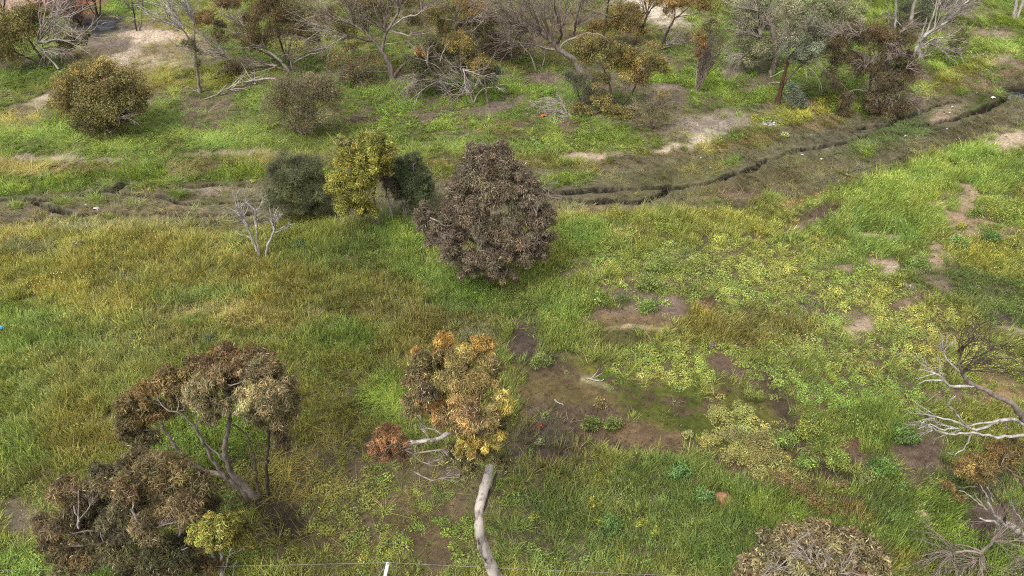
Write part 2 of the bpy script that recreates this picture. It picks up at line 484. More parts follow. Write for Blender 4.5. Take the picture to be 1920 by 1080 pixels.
    B(700, 560, 130, 40, 0, gc=(122, 120, 58), g=1.0, gh=0.5),
    B(800, 600, 130, 26, 5, gc=(134, 118, 72), g=1.0, gh=0.45),
    B(850, 580, 60, 14, 5, gc=(92, 116, 58), g=1.0),
    B(390, 560, 90, 14, -5, gc=(122, 138, 72), g=1.0, gh=0.6),
    B(380, 585, 90, 14, -4, gc=(168, 150, 96), g=0.65, s=(164, 132, 96), gh=0.35),
    B(300, 612, 30, 26, 50, gc=(164, 138, 82), g=0.8, s=(140, 106, 74)),
    B(340, 640, 60, 20, 0, gc=(146, 134, 76), g=0.95),
    B(500, 600, 90, 24, 5, gc=(154, 134, 78), g=0.95),
    B(590, 588, 16, 9, 0, g=0.4, s=(138, 98, 78), gc=(130, 110, 70)),
    B(680, 650, 130, 50, 0, gc=(116, 118, 52), g=1.0, gh=0.42),
    B(650, 640, 70, 30, 0, gc=(100, 128, 44), g=1.0),
    B(800, 660, 90, 40, 0, gc=(122, 114, 60), g=1.0),
    B(900, 640, 40, 26, 0, gc=(124, 116, 88), g=0.8, s=(106, 92, 78)),
    B(610, 760, 110, 100, 0, gc=(112, 112, 46), g=0.7, gh=0.3, h=0.5, hc=(108, 116, 42), s=(84, 74, 54)),
    B(400, 840, 120, 70, 0, gc=(102, 126, 42), g=0.7, gh=0.3, h=0.8, hc=(106, 134, 38)),
    B(730, 752, 42, 40, 0, gc=(92, 146, 44), g=0.9, gh=0.22, h=0.9, hc=(90, 150, 42)),
    B(720, 960, 330, 130, 0, soft=0.3, gc=(110, 112, 56), g=0.18, gh=0.22, h=0.56, hc=(122, 132, 56), s=(100, 84, 68)),
    B(560, 900, 130, 60, 0, gc=(120, 116, 56), g=0.3, h=0.75, hc=(124, 120, 58), s=(88, 76, 58)),
    B(660, 860, 60, 50, 0, g=0.2, h=0.4, s=(92, 78, 64)),
    B(800, 985, 90, 60, 0, g=0.2, h=0.62, hc=(120, 140, 48), s=(98, 78, 62)),
    B(540, 985, 34, 26, 0, g=0.05, h=0.2, s=(56, 46, 40)),
    B(500, 950, 30, 20, 0, g=0.1, h=0.3, s=(66, 54, 46)),
    B(640, 1050, 120, 30, 0, g=0.3, h=0.7, hc=(126, 134, 50)),
    B(40, 960, 70, 50, 20, g=0.15, h=0.4, s=(122, 108, 94), hc=(116, 122, 58)),
    B(60, 910, 90, 26, 0, g=0.6, h=0.5, gc=(112, 116, 58), hc=(110, 124, 52)),
    B(110, 1062, 130, 28, 0, g=0.5, h=0.95, gc=(92, 150, 66), hc=(94, 158, 66)),
    B(440, 1060, 80, 40, 0, g=0.4, h=0.9, hc=(104, 138, 44)),
    # --- the grass east of the big brown tree
    B(1180, 413, 170, 13, 0, gc=(152, 142, 60), g=1.0, gh=0.4),
    B(1250, 450, 240, 50, 0, gc=(138, 144, 60), g=0.95, gh=0.5, h=0.3, hc=(140, 152, 60)),
    B(1100, 450, 60, 40, 0, gc=(122, 142, 58), g=1.0, gh=0.45, h=0.3),
    B(1350, 412, 110, 15, 0, gc=(140, 142, 58), g=1.0, gh=0.45),
    B(1190, 440, 34, 12, 0, gc=(168, 126, 84), g=0.7, s=(150, 120, 96)),
    B(1330, 440, 40, 12, 0, g=0.4, s=(84, 70, 64), gc=(132, 130, 60)),
    B(1400, 450, 26, 7, 0, g=0.1, s=(100, 68, 56)),
    B(1320, 460, 22, 18, 0, g=0.35, s=(74, 66, 56)),
    B(1240, 500, 190, 40, 0, gc=(124, 136, 56), g=0.6, h=0.7, hc=(140, 154, 62)),
    B(1090, 500, 40, 26, 0, g=0.3, h=0.4, s=(128, 112, 100)),
    B(1065, 545, 20, 34, -20, g=0.1, h=0.15, s=(136, 120, 110)),
    P([(1180, 513), (1210, 518), (1260, 524)], 8, 0.5, g=0.02, h=0.02, s=(182, 154, 126)),
    B(1610, 425, 230, 70, -24, soft=0.35, gc=(122, 144, 60), g=1.0, gh=0.62, h=0.2, hc=(112, 150, 52)),
    P([(1500, 405), (1620, 362), (1760, 307), (1930, 250), (2100, 198)], 15, 0.5, g=1.0, gh=0.5, gc=(134, 162, 66), h=0.0),
    B(1790, 362, 120, 48, -20, gc=(110, 144, 58), g=1.0, gh=0.6, h=0.3, hc=(98, 148, 50)),
    B(1700, 400, 90, 60, -30, gc=(120, 148, 58), g=1.0, gh=0.65),
    B(1528, 408, 60, 18, -22, g=0.25, h=0.05, gc=(126, 104, 80), s=(96, 78, 70), gh=0.25),
    B(1505, 424, 26, 8, -15, g=0.05, h=0.05, s=(150, 130, 112)),
    B(1600, 440, 90, 30, 0, gc=(104, 132, 60), g=0.8, h=0.5, hc=(106, 142, 54)),
    P([(1590, 442), (1680, 446)], 7, 0.5, g=0.05, h=0.05, s=(172, 152, 130)),
    B(1905, 260, 46, 17, -12, g=0.02, h=0.04, s=(184, 164, 138)),
    P([(1790, 348), (1830, 358)], 6, 0.5, g=0.05, h=0.05, s=(176, 156, 134)),
    B(1835, 420, 66, 44, 15, soft=0.4, g=0.06, h=0.12, s=(162, 138, 112)),
    B(1765, 482, 26, 20, 0, g=0.03, h=0.08, s=(164, 142, 118)),
    B(1850, 380, 60, 12, 10, g=0.1, h=0.2, s=(172, 150, 124)),
    B(1890, 400, 50, 24, 15, g=0.4, h=0.95, hc=(126, 148, 48), gc=(120, 142, 50)),
    B(1855, 440, 18, 20, 0, g=0.4, h=0.9, hc=(84, 126, 54)),
    B(1860, 480, 80, 26, 8, g=1.0, gh=0.5, gc=(146, 150, 56), h=0.3),
    B(1480, 560, 300, 110, 10, soft=0.35, g=0.14, gh=0.3, gc=(128, 138, 60), h=0.9, hc=(152, 156, 70)),
    B(1350, 530, 110, 40, 0, g=0.08, h=1.0, hc=(158, 160, 72)),
    B(1560, 640, 160, 60, 10, g=0.1, h=0.95, hc=(154, 154, 72), s=(96, 80, 66)),
    B(1760, 650, 200, 70, 10, soft=0.35, g=0.1, h=0.85, hc=(152, 156, 72), s=(94, 78, 62)),
    B(1600, 500, 90, 30, 0, g=0.4, h=0.8, hc=(126, 144, 58), gc=(116, 136, 58)),
    B(1830, 545, 120, 30, 14, g=0.7, gh=0.35, gc=(88, 112, 66), h=0.6, hc=(84, 112, 62)),
    B(1890, 590, 60, 24, 14, g=0.6, h=0.6, gc=(84, 116, 62), hc=(80, 114, 58)),
    B(1670, 505, 12, 12, 30, g=0.0, h=0.0, s=(196, 176, 154)),
    B(1655, 492, 20, 6, 0, g=0.0, h=0.02, s=(170, 148, 126)),
    B(1730, 503, 14, 5, 0, g=0.02, h=0.02, s=(190, 168, 142)),
    B(1585, 502, 18, 7, 0, g=0.02, h=0.05, s=(156, 134, 112)),
    B(1715, 560, 26, 12, -20, g=0.05, h=0.1, s=(120, 100, 86)),
    B(1612, 612, 26, 12, -25, g=0.02, h=0.05, s=(168, 148, 126)),
    B(1590, 590, 30, 9, 0, g=0.1, h=0.3, s=(140, 122, 104)),
    B(1893, 620, 26, 9, 10, g=0.0, h=0.02, s=(200, 184, 164)),
    B(1880, 600, 20, 9, 10, g=0.05, h=0.05, s=(84, 74, 66)),
    B(1760, 530, 30, 12, 20, g=0.1, h=0.1, s=(140, 122, 104)),
    B(1420, 615, 110, 34, 5, gc=(130, 114, 62), g=0.9, gh=0.42, h=0.3),
    B(1320, 610, 40, 40, 0, gc=(128, 120, 56), g=0.9, gh=0.45, h=0.3),
    B(1330, 575, 26, 18, 0, g=0.1, h=0.3, s=(106, 78, 68)),
    B(1520, 580, 40, 26, 0, g=0.15, h=0.4, s=(100, 84, 76)),
    # --- the damp hollow
    B(1060, 590, 60, 60, 0, gc=(118, 136, 58), g=0.95, gh=0.6, h=0.2),
    B(1200, 560, 90, 26, 10, g=0.05, h=0.4, hc=(132, 156, 62), s=(118, 100, 88)),
    P([(1120, 590), (1180, 592), (1270, 575)], 16, 0.5, g=0.02, h=0.05, s=(128, 108, 94)),
    B(1180, 606, 70, 14, 3, soft=0.4, g=0.0, h=0.0, s=(124, 104, 76)),
    P([(1130, 618), (1190, 610), (1240, 618)], 4, 0.7, g=0.0, h=0.0, s=(176, 158, 122)),
    B(1170, 640, 80, 20, 4, soft=0.4, g=0.0, h=0.08, s=(88, 86, 44), hc=(130, 134, 80)),
    B(984, 650, 26, 44, 5, soft=0.4, g=0.06, h=0.08, s=(84, 70, 62)),
    B(965, 700, 30, 18, 0, g=0.05, h=0.1, s=(104, 100, 50)),
    B(1060, 700, 110, 26, -4, soft=0.4, g=0.05, h=0.22, s=(92, 94, 36), hc=(122, 134, 78)),
    B(1090, 760, 150, 80, 12, soft=0.35, g=0.0, h=0.05, s=(102, 86, 66), hc=(124, 136, 74)),
    B(1150, 715, 80, 18, 30, g=0.0, h=0.05, s=(104, 102, 44)),
    B(1060, 740, 70, 22, 5, g=0.0, h=0.04, s=(106, 92, 58)),
    B(1090, 790, 120, 26, 10, g=0.0, h=0.04, s=(90, 74, 62)),
    P([(1095, 708), (1130, 720), (1170, 740)], 7, 0.8, g=0.0, h=0.02, s=(150, 140, 100)),
    P([(1130, 700), (1180, 730), (1210, 745)], 11, 0.7, g=0.02, h=0.05, s=(72, 100, 24)),
    B(1240, 780, 80, 40, 20, soft=0.4, g=0.02, h=0.08, s=(92, 92, 38)),
    B(1330, 770, 90, 60, 10, soft=0.4, g=0.04, h=0.25, s=(82, 94, 30), hc=(122, 130, 66)),
    P([(1160, 790), (1240, 830), (1320, 862), (1420, 905)], 12, 0.6, g=0.02, h=0.04, s=(118, 98, 72)),
    B(1340, 885, 70, 22, 20, g=0.05, h=0.05, s=(110, 84, 66)),
    B(1250, 690, 110, 50, 0, soft=0.4, g=0.1, gh=0.3, gc=(130, 144, 58), h=1.0, hc=(142, 154, 60)),
    B(1230, 715, 60, 16, 0, g=0.1, h=1.0, hc=(158, 158, 78)),
    B(1300, 745, 90, 20, 0, g=0.3, h=0.7, hc=(118, 134, 66)),
    B(1440, 700, 60, 20, 20, g=0.3, h=0.8, hc=(126, 142, 62)),
    P([(1350, 680), (1400, 715), (1450, 745), (1500, 775)], 17, 0.5, g=0.02, h=0.08, s=(106, 86, 72)),
    B(1450, 770, 36, 40, -20, g=0.03, h=0.05, s=(88, 76, 54)),
    P([(1400, 760), (1440, 800), (1480, 850), (1560, 900)], 12, 0.6, g=0.03, h=0.05, s=(74, 66, 42)),
    B(1560, 740, 150, 40, 10, g=0.22, gh=0.35, gc=(124, 132, 56), h=0.85, hc=(136, 148, 60)),
    B(1660, 760, 120, 50, 5, g=0.08, h=1.0, hc=(122, 148, 56)),
    B(1570, 820, 70, 60, 0, g=0.7, gh=0.5, gc=(122, 132, 56), h=0.8, hc=(138, 150, 56)),
    B(1640, 810, 70, 50, 0, g=1.0, gh=0.5, gc=(116, 134, 56)),
    B(1595, 838, 18, 14, 0, g=0.05, h=0.1, s=(110, 80, 64)),
    B(1730, 830, 60, 40, 10, g=0.1, h=0.8, hc=(92, 136, 56), s=(108, 92, 80)),
    B(1720, 890, 80, 60, 0, soft=0.4, g=0.06, h=0.12, s=(116, 96, 84), hc=(110, 136, 66)),
    B(1600, 870, 60, 18, 10, g=0.05, h=0.1, s=(104, 86, 70)),
    B(1560, 900, 60, 16, 20, g=0.2, h=0.2, s=(96, 78, 60)),
    B(1870, 740, 60, 34, 10, g=0.1, h=0.3, s=(146, 120, 88), hc=(124, 144, 64)),
    B(1790, 740, 50, 14, 0, g=0.1, h=0.4, s=(126, 106, 92)),
    B(1395, 800, 70, 45, 30, soft=0.5, g=0.02, h=0.2, hc=(172, 158, 86), s=(96, 92, 40)),
    B(1430, 850, 80, 45, 30, soft=0.5, g=0.02, h=0.2, hc=(172, 154, 84), s=(110, 92, 54)),
    B(1510, 918, 76, 24, 38, soft=0.5, g=0.05, h=0.75, hc=(146, 118, 70), s=(92, 74, 52)),
    B(1265, 775, 105, 40, 22, soft=0.4, g=0.02, h=0.10, s=(84, 88, 34), hc=(122, 134, 74)),
    B(1330, 800, 70, 34, 28, soft=0.4, g=0.02, h=0.10, s=(78, 86, 30), hc=(122, 134, 74)),
    B(1120, 808, 150, 40, 12, soft=0.4, g=0.0, h=0.05, s=(94, 78, 62)),
    B(1180, 815, 60, 14, 22, soft=0.4, g=0.0, h=0.03, s=(112, 92, 66)),
    P([(1190, 808), (1270, 836), (1340, 864), (1430, 902)], 25, 0.5, g=0.02, h=0.03, s=(108, 88, 66)),
    B(1380, 800, 54, 32, 34, soft=0.4, g=0.02, h=0.85, hc=(190, 172, 92), s=(88, 86, 42)),
    B(1425, 852, 62, 30, 36, soft=0.4, g=0.02, h=0.85, hc=(190, 168, 90), s=(98, 84, 52)),
    P([(1440, 715), (1472, 770), (1490, 830), (1540, 885), (1590, 905)], 17, 0.9, g=0.03, h=0.06, s=(82, 68, 54)),
    # --- the grass at the foot of the picture
    B(1110, 984, 185, 76, 0, soft=0.4, gc=(112, 124, 68), g=0.62, gh=0.4, h=0.4, hc=(116, 136, 62), s=(96, 82, 68)),
    B(1010, 830, 70, 50, 0, g=0.15, h=0.2, gc=(116, 104, 78), s=(84, 70, 62)),
    B(1240, 904, 86, 34, 14, gc=(90, 120, 56), g=1.0, gh=0.6),
    B(1270, 920, 90, 50, 0, gc=(110, 124, 62), g=1.0, gh=0.6),
    B(1150, 1010, 60, 22, 0, g=0.3, h=0.3, s=(112, 92, 80)),
    B(1090, 960, 60, 40, 0, gc=(122, 132, 74), g=0.9, gh=0.5),
    B(1050, 1040, 120, 40, 0, g=0.5, gc=(110, 124, 64), h=0.7, hc=(104, 134, 60)),
    B(1330, 1010, 150, 70, 0, gc=(112, 130, 62), g=0.85, gh=0.5, h=0.4, hc=(114, 138, 56)),
    B(1450, 960, 90, 34, 10, gc=(118, 134, 48), g=0.9, gh=0.5, h=0.7, hc=(134, 146, 48)),
    B(1400, 920, 50, 20, 0, gc=(98, 126, 56), g=1.0, gh=0.5),
    B(1350, 940, 24, 12, 0, g=0.02, h=0.02, s=(188, 134, 104)),
    B(1730, 990, 170, 90, 10, soft=0.4, gc=(84, 126, 52), g=1.0, gh=0.6, h=0.2, hc=(88, 138, 50)),
    B(1650, 955, 50, 34, 0, gc=(70, 106, 54), g=1.0, gh=0.6),
    B(1790, 1000, 50, 30, 20, gc=(96, 144, 48), g=1.0, gh=0.5),
    B(1700, 1060, 60, 26, 0, gc=(124, 122, 52), g=1.0, gh=0.5),
    B(1600, 965, 50, 18, 40, g=0.2, s=(84, 66, 54), gc=(150, 116, 60)),
    B(1728, 966, 13, 15, 30, g=0.0, h=0.0, s=(206, 176, 138)),
    B(1860, 970, 66, 40, 20, g=0.1, h=0.15, s=(110, 92, 84)),
    B(1830, 985, 34, 22, 20, g=0.03, h=0.03, s=(92, 74, 68)),
    B(1880, 900, 60, 30, 0, g=0.3, h=0.5, gc=(112, 120, 80), hc=(108, 132, 62)),
    B(1890, 1060, 60, 26, 0, g=0.8, h=0.6, gc=(88, 140, 54), hc=(90, 142, 50)),
]

# bare patches are overhung by the growth round them: a little wider than what is seen
ZONES = [(z[0], z[1], z[2] * 1.28, z[3] * 1.32) + z[4:] if len(z) == 7 and z[6].get('g', 1) <= 0.08 and z[2] < 75 else z for z in ZONES]

def paint(x, y, z):
    px, py = to_pix(x, y, z)
    px = px.astype(np.float32); py = py.astype(np.float32)
    n1 = (fbm(x / 1.6, y / 1.6, 51, 4) - 0.5).astype(np.float32)
    n2 = (fbm(x / 0.5, y / 0.5, 57, 3) - 0.5).astype(np.float32)
    wob = n1 * 1.2 + n2 * 1.1
    ch = {k: (np.tile(np.asarray(v, np.float32), (len(x), 1)) if np.ndim(v) else np.full(len(x), v, np.float32)) for k, v in DEF.items()}
    for z in ZONES:
        if len(z) == 4:
            pts, w, soft, vals = z
            d = dist_poly(px, py, pts) / w
        else:
            cx, cy, rx, ry, ang, soft, vals = z
            a = math.radians(ang)
            dx, dy = px - cx, py - cy
            d = np.hypot((dx * math.cos(a) + dy * math.sin(a)) / rx, (-dx * math.sin(a) + dy * math.cos(a)) / ry)
        sel = d < 1.9
        if not sel.any():
            continue
        dd = d[sel] + wob[sel] * 0.75
        k = 1 - smooth(1.0 - soft, 1.0 + soft * 0.8, dd)
        for c, v in vals.items():
            if np.ndim(v):
                ch[c][sel] += (np.asarray(v, np.float32) - ch[c][sel]) * k[:, None]
            else:
                ch[c][sel] += (v - ch[c][sel]) * k
    # beyond the creek the sward is broken: bare and trodden patches of every size
    far = smooth(40, 46, y - 0.25 * np.abs(x) * 0) * (np.abs(py) < 2000)
    brk = 1 - 0.75 * smooth(0.50, 0.62, fbm(x / 2.6, y / 3.4, 97, 4)) * far
    brk = brk.astype(np.float32)
    ch['g'] = ch['g'] * brk; ch['h'] = ch['h'] * brk
    return ch

# polar sheet round the foot of the camera, finer where the camera sees it
AZ = np.radians(np.concatenate([np.arange(-78, -57, 0.7), np.linspace(-57, 57, 840), np.arange(57.7, 78.5, 0.7)]))
NA = len(AZ)
pys = np.concatenate([np.arange(1240, 450, -2.6), np.arange(450, 130, -1.35), np.arange(130, -60, -2.4)])
R_ = np.array([ground_at(960, p)[1] for p in pys])
R_ = np.concatenate([[1.0, 2.5, 4.0, 5.2, 6.2], R_[R_ > 6.6], R_[-1] * np.array([1.06, 1.15, 1.3, 1.6, 2.1, 3.0, 5.0, 9.0, 20.0, 40.0])])
NRT = len(R_)
TA = np.tan(AZ)
GX = (R_[:, None] * TA[None, :])
GY = np.repeat(R_[:, None], NA, axis=1)
gx, gy = GX.ravel(), GY.ravel()
gz, gbed, gwet, gnear = relief(gx, gy)
ch = paint(gx, gy, np.minimum(gz, 0.2) * (gbed > 0.02) + gz * (gbed <= 0.02) + 0.42 * gwet)
FIELD = {k: v.reshape((NRT, NA) + v.shape[1:]) for k, v in ch.items()}
FIELD['z'] = gz.reshape(NRT, NA)
FIELD['wet'] = gwet.reshape(NRT, NA)
FIELD['near'] = gnear.reshape(NRT, NA)
FIELD['bed'] = gbed.reshape(NRT, NA)

def sample(x, y, keys):
    fi = np.clip(np.interp(y, R_, np.arange(NRT)), 0, NRT - 1.001)
    fj = np.clip((np.arctan2(x, y) * 0 + np.interp(x / np.maximum(y, 1e-3), TA, np.arange(NA))), 0, NA - 1.001)
    i, j = fi.astype(int), fj.astype(int)
    a, b = fi - i, fj - j
    out = []
    for k in keys:
        f = FIELD[k]
        A, Bb = (a, b) if f.ndim == 2 else (a[:, None], b[:, None])
        out.append(f[i, j] * (1 - A) * (1 - Bb) + f[i + 1, j] * A * (1 - Bb) + f[i, j + 1] * (1 - A) * Bb + f[i + 1, j + 1] * A * Bb)
    return out

def height(x, y):
    return float(sample(np.array([x]), np.array([y]), ['z'])[0][0])

def on_ground(px, py, up=0.0):
    """the point of the real ground seen at a place of the photograph"""
    z = 0.0
    for _ in range(4):
        p = ground_at(px, py, z)
        z = height(p[0], p[1])
    p[2] = z + up
    return p

cover = np.clip(ch['g'] * 0.55 + ch['h'] * 0.45, 0, 1)
thatch = ch['gc'] * 0.75 + np.array([105, 96, 66], np.float32) * 0.25
soil = ch['s'] + (thatch * 0.98 - ch['s']) * (np.clip(cover, 0, 1) * 0.48)[:, None]
n = fbm(gx / 0.6, gy / 0.6, 71, 4) - 0.5
moss = np.clip((soil[:, 1] - soil[:, 0]) / 8.0 + 0.6, 0, 1) * (soil[:, 2] < 56) * (cover < 0.35)
mud = smooth(0.47, 0.60, 0.6 * fbm(gx / 1.3, gy / 0.9, 111, 4) + 0.4 * fbm(gx / 0.35, gy / 0.35, 113, 3))
soil = soil + (np.array([92, 76, 58], np.float32) - soil) * (moss * mud * 0.9)[:, None]
n_f = fbm(gx / 0.22, gy / 0.22, 73, 3) - 0.5
soil = soil * (1 + 0.42 * n[:, None] + 0.30 * n_f[:, None])
soil = soil + (np.array([30, 26, 21], np.float32) - soil) * (gwet * 0.95)[:, None]
soil_lin = alb(np.clip(soil, 3, 250), K_SOIL)
idx = np.arange(NRT * NA).reshape(NRT, NA)
q = np.stack([idx[:-1, :-1], idx[:-1, 1:], idx[1:, 1:], idx[1:, :-1]], -1).reshape(-1, 4)

mg, t, out = nodes('soil')
N, Lk = t.nodes, t.links
a = N.new('ShaderNodeAttribute'); a.attribute_name = 'col'
tc = N.new('ShaderNodeTexCoord')
n1 = N.new('ShaderNodeTexNoise'); n1.inputs['Scale'].default_value = 5.0; n1.inputs['Detail'].default_value = 8; n1.inputs['Roughness'].default_value = 0.7
n2 = N.new('ShaderNodeTexNoise'); n2.inputs['Scale'].default_value = 34.0; n2.inputs['Detail'].default_value = 4
Lk.new(tc.outputs['Object'], n1.inputs['Vector']); Lk.new(tc.outputs['Object'], n2.inputs['Vector'])
r1 = N.new('ShaderNodeMapRange'); r1.inputs['From Min'].default_value = 0.3; r1.inputs['From Max'].default_value = 0.7; r1.inputs['To Min'].default_value = 0.66; r1.inputs['To Max'].default_value = 1.34
r2 = N.new('ShaderNodeMapRange'); r2.inputs['From Min'].default_value = 0.3; r2.inputs['From Max'].default_value = 0.7; r2.inputs['To Min'].default_value = 0.72; r2.inputs['To Max'].default_value = 1.28
Lk.new(n1.outputs['Fac'], r1.inputs['Value']); Lk.new(n2.outputs['Fac'], r2.inputs['Value'])
mm = N.new('ShaderNodeMath'); mm.operation = 'MULTIPLY'
Lk.new(r1.outputs[0], mm.inputs[0]); Lk.new(r2.outputs[0], mm.inputs[1])
vm = N.new('ShaderNodeVectorMath'); vm.operation = 'SCALE'
Lk.new(a.outputs['Color'], vm.inputs[0]); Lk.new(mm.outputs[0], vm.inputs['Scale'])
p = N.new('ShaderNodeBsdfPrincipled'); p.inputs['Roughness'].default_value = 0.95; p.inputs['Specular IOR Level'].default_value = 0.15
Lk.new(vm.outputs[0], p.inputs['Base Color'])
bp = N.new('ShaderNodeBump'); bp.inputs['Strength'].default_value = 0.7; bp.inputs['Distance'].default_value = 0.05
ad = N.new('ShaderNodeMath'); ad.operation = 'ADD'
Lk.new(n1.outputs['Fac'], ad.inputs[0]); Lk.new(n2.outputs['Fac'], ad.inputs[1])
Lk.new(ad.outputs[0], bp.inputs['Height']); Lk.new(bp.outputs[0], p.inputs['Normal'])
Lk.new(p.outputs[0], out.inputs['Surface'])
link('ground', new_mesh('ground', np.stack([gx, gy, gz], -1), q, mg, soil_lin, True), kind='structure',
     label='rough damp ground of brown soil, moss and pale sand crossed by a dry creek bed')

# still water standing in the dark pool at the creek's upper end
mw, t, out = nodes('pool_water')
p = t.nodes.new('ShaderNodeBsdfPrincipled')
p.inputs['Base Color'].default_value = (0.008, 0.009, 0.011, 1)
p.inputs['Roughness'].default_value = 0.05
p.inputs['IOR'].default_value = 1.33
nz = t.nodes.new('ShaderNodeTexNoise'); nz.inputs['Scale'].default_value = 3.0
bp = t.nodes.new('ShaderNodeBump'); bp.inputs['Strength'].default_value = 0.12; bp.inputs['Distance'].default_value = 0.05
t.links.new(nz.outputs['Fac'], bp.inputs['Height']); t.links.new(bp.outputs[0], p.inputs['Normal'])
t.links.new(p.outputs[0], out.inputs['Surface'])
pz = height(POOL[0], POOL[1]) + 0.16
k = 40
ang = np.linspace(0, 2 * math.pi, k, endpoint=False)
ring = np.stack([POOL[0] + 1.6 * np.cos(ang), POOL[1] + 1.25 * np.sin(ang), np.full(k, pz)], -1)
vv = np.vstack([ring, [[POOL[0], POOL[1], pz]]])
tri = np.stack([np.arange(k), (np.arange(k) + 1) % k, np.full(k, k)], -1)
link('water', new_mesh('water', vv, tri, mw), kind='structure', label='small dark pool of still water at the head of the creek')
# ------------------------------------------------------------------ grass, herbs and litter: uncountable ground cover
def blade_set(n, rad, h, lean, width, seed, segs=2, curl=0.35, spread=1.0, colour_jit=0.22):
    r = np.random.default_rng(seed)
    V, Q, C = [], [], []
    for i in range(n):
        a = r.uniform(0, 2 * math.pi)
        rr = rad * math.sqrt(r.uniform())
        base = np.array([rr * math.cos(a), rr * math.sin(a), -0.03])
        a2 = a + r.normal(0, 0.9)
        hh = h * r.uniform(0.45, 1.1)
        out_ = lean * r.uniform(0.3, 1.3) * hh
        d = np.array([math.cos(a2), math.sin(a2), 0.0])
        w = width * r.uniform(0.7, 1.3)
        side = np.array([-d[1], d[0], 0]) if r.uniform() < 0.5 else np.array([math.cos(a2 + 1), math.sin(a2 + 1), 0])
        c = (1 + r.normal(0, colour_jit)) * np.array([1 + r.normal(0, 0.08), 1 + r.normal(0, 0.03), 1 + r.normal(0, 0.12)])
        b0 = len(V)
        for s in range(segs + 1):
            f = s / segs
            pt = base + d * out_ * (f ** (1 + curl)) + np.array([0, 0, hh * (f - 0.22 * curl * f * f)])
            ww = w * (1 - 0.86 * f ** 1.5) * 0.5
            V += [pt - side * ww, pt + side * ww]
            C += [c, c]
        for s in range(segs):
            Q.append([b0 + 2 * s, b0 + 2 * s + 1, b0 + 2 * s + 3, b0 + 2 * s + 2])
    return np.array(V), np.array(Q), np.clip(np.array(C), 0.3, 2.0)

def leaf_mound(n, rad, h, size, seed, flat=0.5, aspect=0.55, colour_jit=0.2):
    r = np.random.default_rng(seed)
    u = r.normal(size=(n, 3)); u /= np.linalg.norm(u, axis=1)[:, None]
    u[:, 2] = np.abs(u[:, 2])
    k = r.uniform(0.35, 1.0, n) ** 0.6
    lump = 0.75 + 0.5 * vnoise(u[:, 0] * 2.2 + seed, u[:, 1] * 2.2, seed)
    P_ = u * np.array([rad, rad, h]) * (k * lump)[:, None]
    nrm = u * (1 - flat) + np.array([0, 0, flat]) + r.normal(0, 0.35, (n, 3))
    nrm /= np.linalg.norm(nrm, axis=1)[:, None]
    return leaf_quads(P_, nrm, size * r.uniform(0.6, 1.3, n), aspect, r, np.ones((n, 3)) * np.clip(1 + r.normal(0, colour_jit, n), 0.5, 1.8)[:, None] * (1 + r.normal(0, 0.06, (n, 3))))

def leaf_quads(P_, nrm, size, aspect, r, col, along=None):
    n = len(P_)
    t_ = r.normal(size=(n, 3)) if along is None else along
    t_ = t_ - nrm * (t_ * nrm).sum(1)[:, None]
    t_ /= np.linalg.norm(t_, axis=1)[:, None] + 1e-9
    b_ = np.cross(nrm, t_)
    s = np.asarray(size)[:, None]
    fold = nrm * s * 0.10
    V = np.empty((n, 4, 3))
    V[:, 0] = P_ - t_ * s * 0.5
    V[:, 1] = P_ + b_ * s * aspect * 0.5 + fold
    V[:, 2] = P_ + t_ * s * 0.5
    V[:, 3] = P_ - b_ * s * aspect * 0.5 + fold
    Q = np.arange(n * 4).reshape(n, 4)
    return V.reshape(-1, 3), Q, np.repeat(col, 4, axis=0)

SRC = {}
def source(name, parts, mat):
    V = np.vstack([p[0] for p in parts])
    off, Qs = 0, []
    for p in parts:
        Qs.append(p[1] + off)
        off += len(p[0])
    C = np.vstack([p[2] for p in parts])
    o = bpy.data.objects.new(name, new_mesh(name, V, np.vstack(Qs), mat, C))
    return o

def seed_heads(seed):
    V, Q, C = blade_set(7, 0.14, 1.28, 0.25, 0.007, seed, 2)
    V2, Q2, C2 = [], [], []
    for b in range(0, len(V), 6):
        tip = (V[b + 4] + V[b + 5]) / 2
        k = len(V2)
        V2 += [tip + np.array(d) for d in ((-.012, 0, -.10), (.012, 0, -.10), (.016, .004, 0), (0, 0, .05))]
        Q2.append([k, k + 1, k + 2, k + 3]); C2 += [np.array([1.42, 1.22, 1.3])] * 4
    return np.vstack([V, np.array(V2)]), np.vstack([Q, np.array(Q2) + len(V)]), np.vstack([C, np.array(C2)])
tall = [source('grass_tuft', ([seed_heads(150 + i)] if i % 2 else []) + [blade_set(30, 0.16, 1.0, 0.30, 0.018, 100 + i, 2, colour_jit=0.28)], M_TUFT) for i in range(5)]
short = [source('turf_tuft', [blade_set(20, 0.15, 1.0, 0.9, 0.022, 200 + i, 2, 0.5)], M_TUFT) for i in range(3)]
herb = [source('herb_plant', [leaf_mound(70, 0.20, 0.18, 0.058, 300 + i, 0.6)], M_TUFT) for i in range(5)]
sprig = [source('weed_sprig', [blade_set(7, 0.07, 0.26, 0.9, 0.008, 400 + i, 2), leaf_mound(16, 0.15, 0.22, 0.055, 420 + i, 0.35, 0.45)], M_TUFT) for i in range(3)]
straw = [source('dead_straw', [blade_set(16, 0.20, 0.10, 3.2, 0.012, 500 + i, 2, 0.1)], M_TUFT) for i in range(3)]

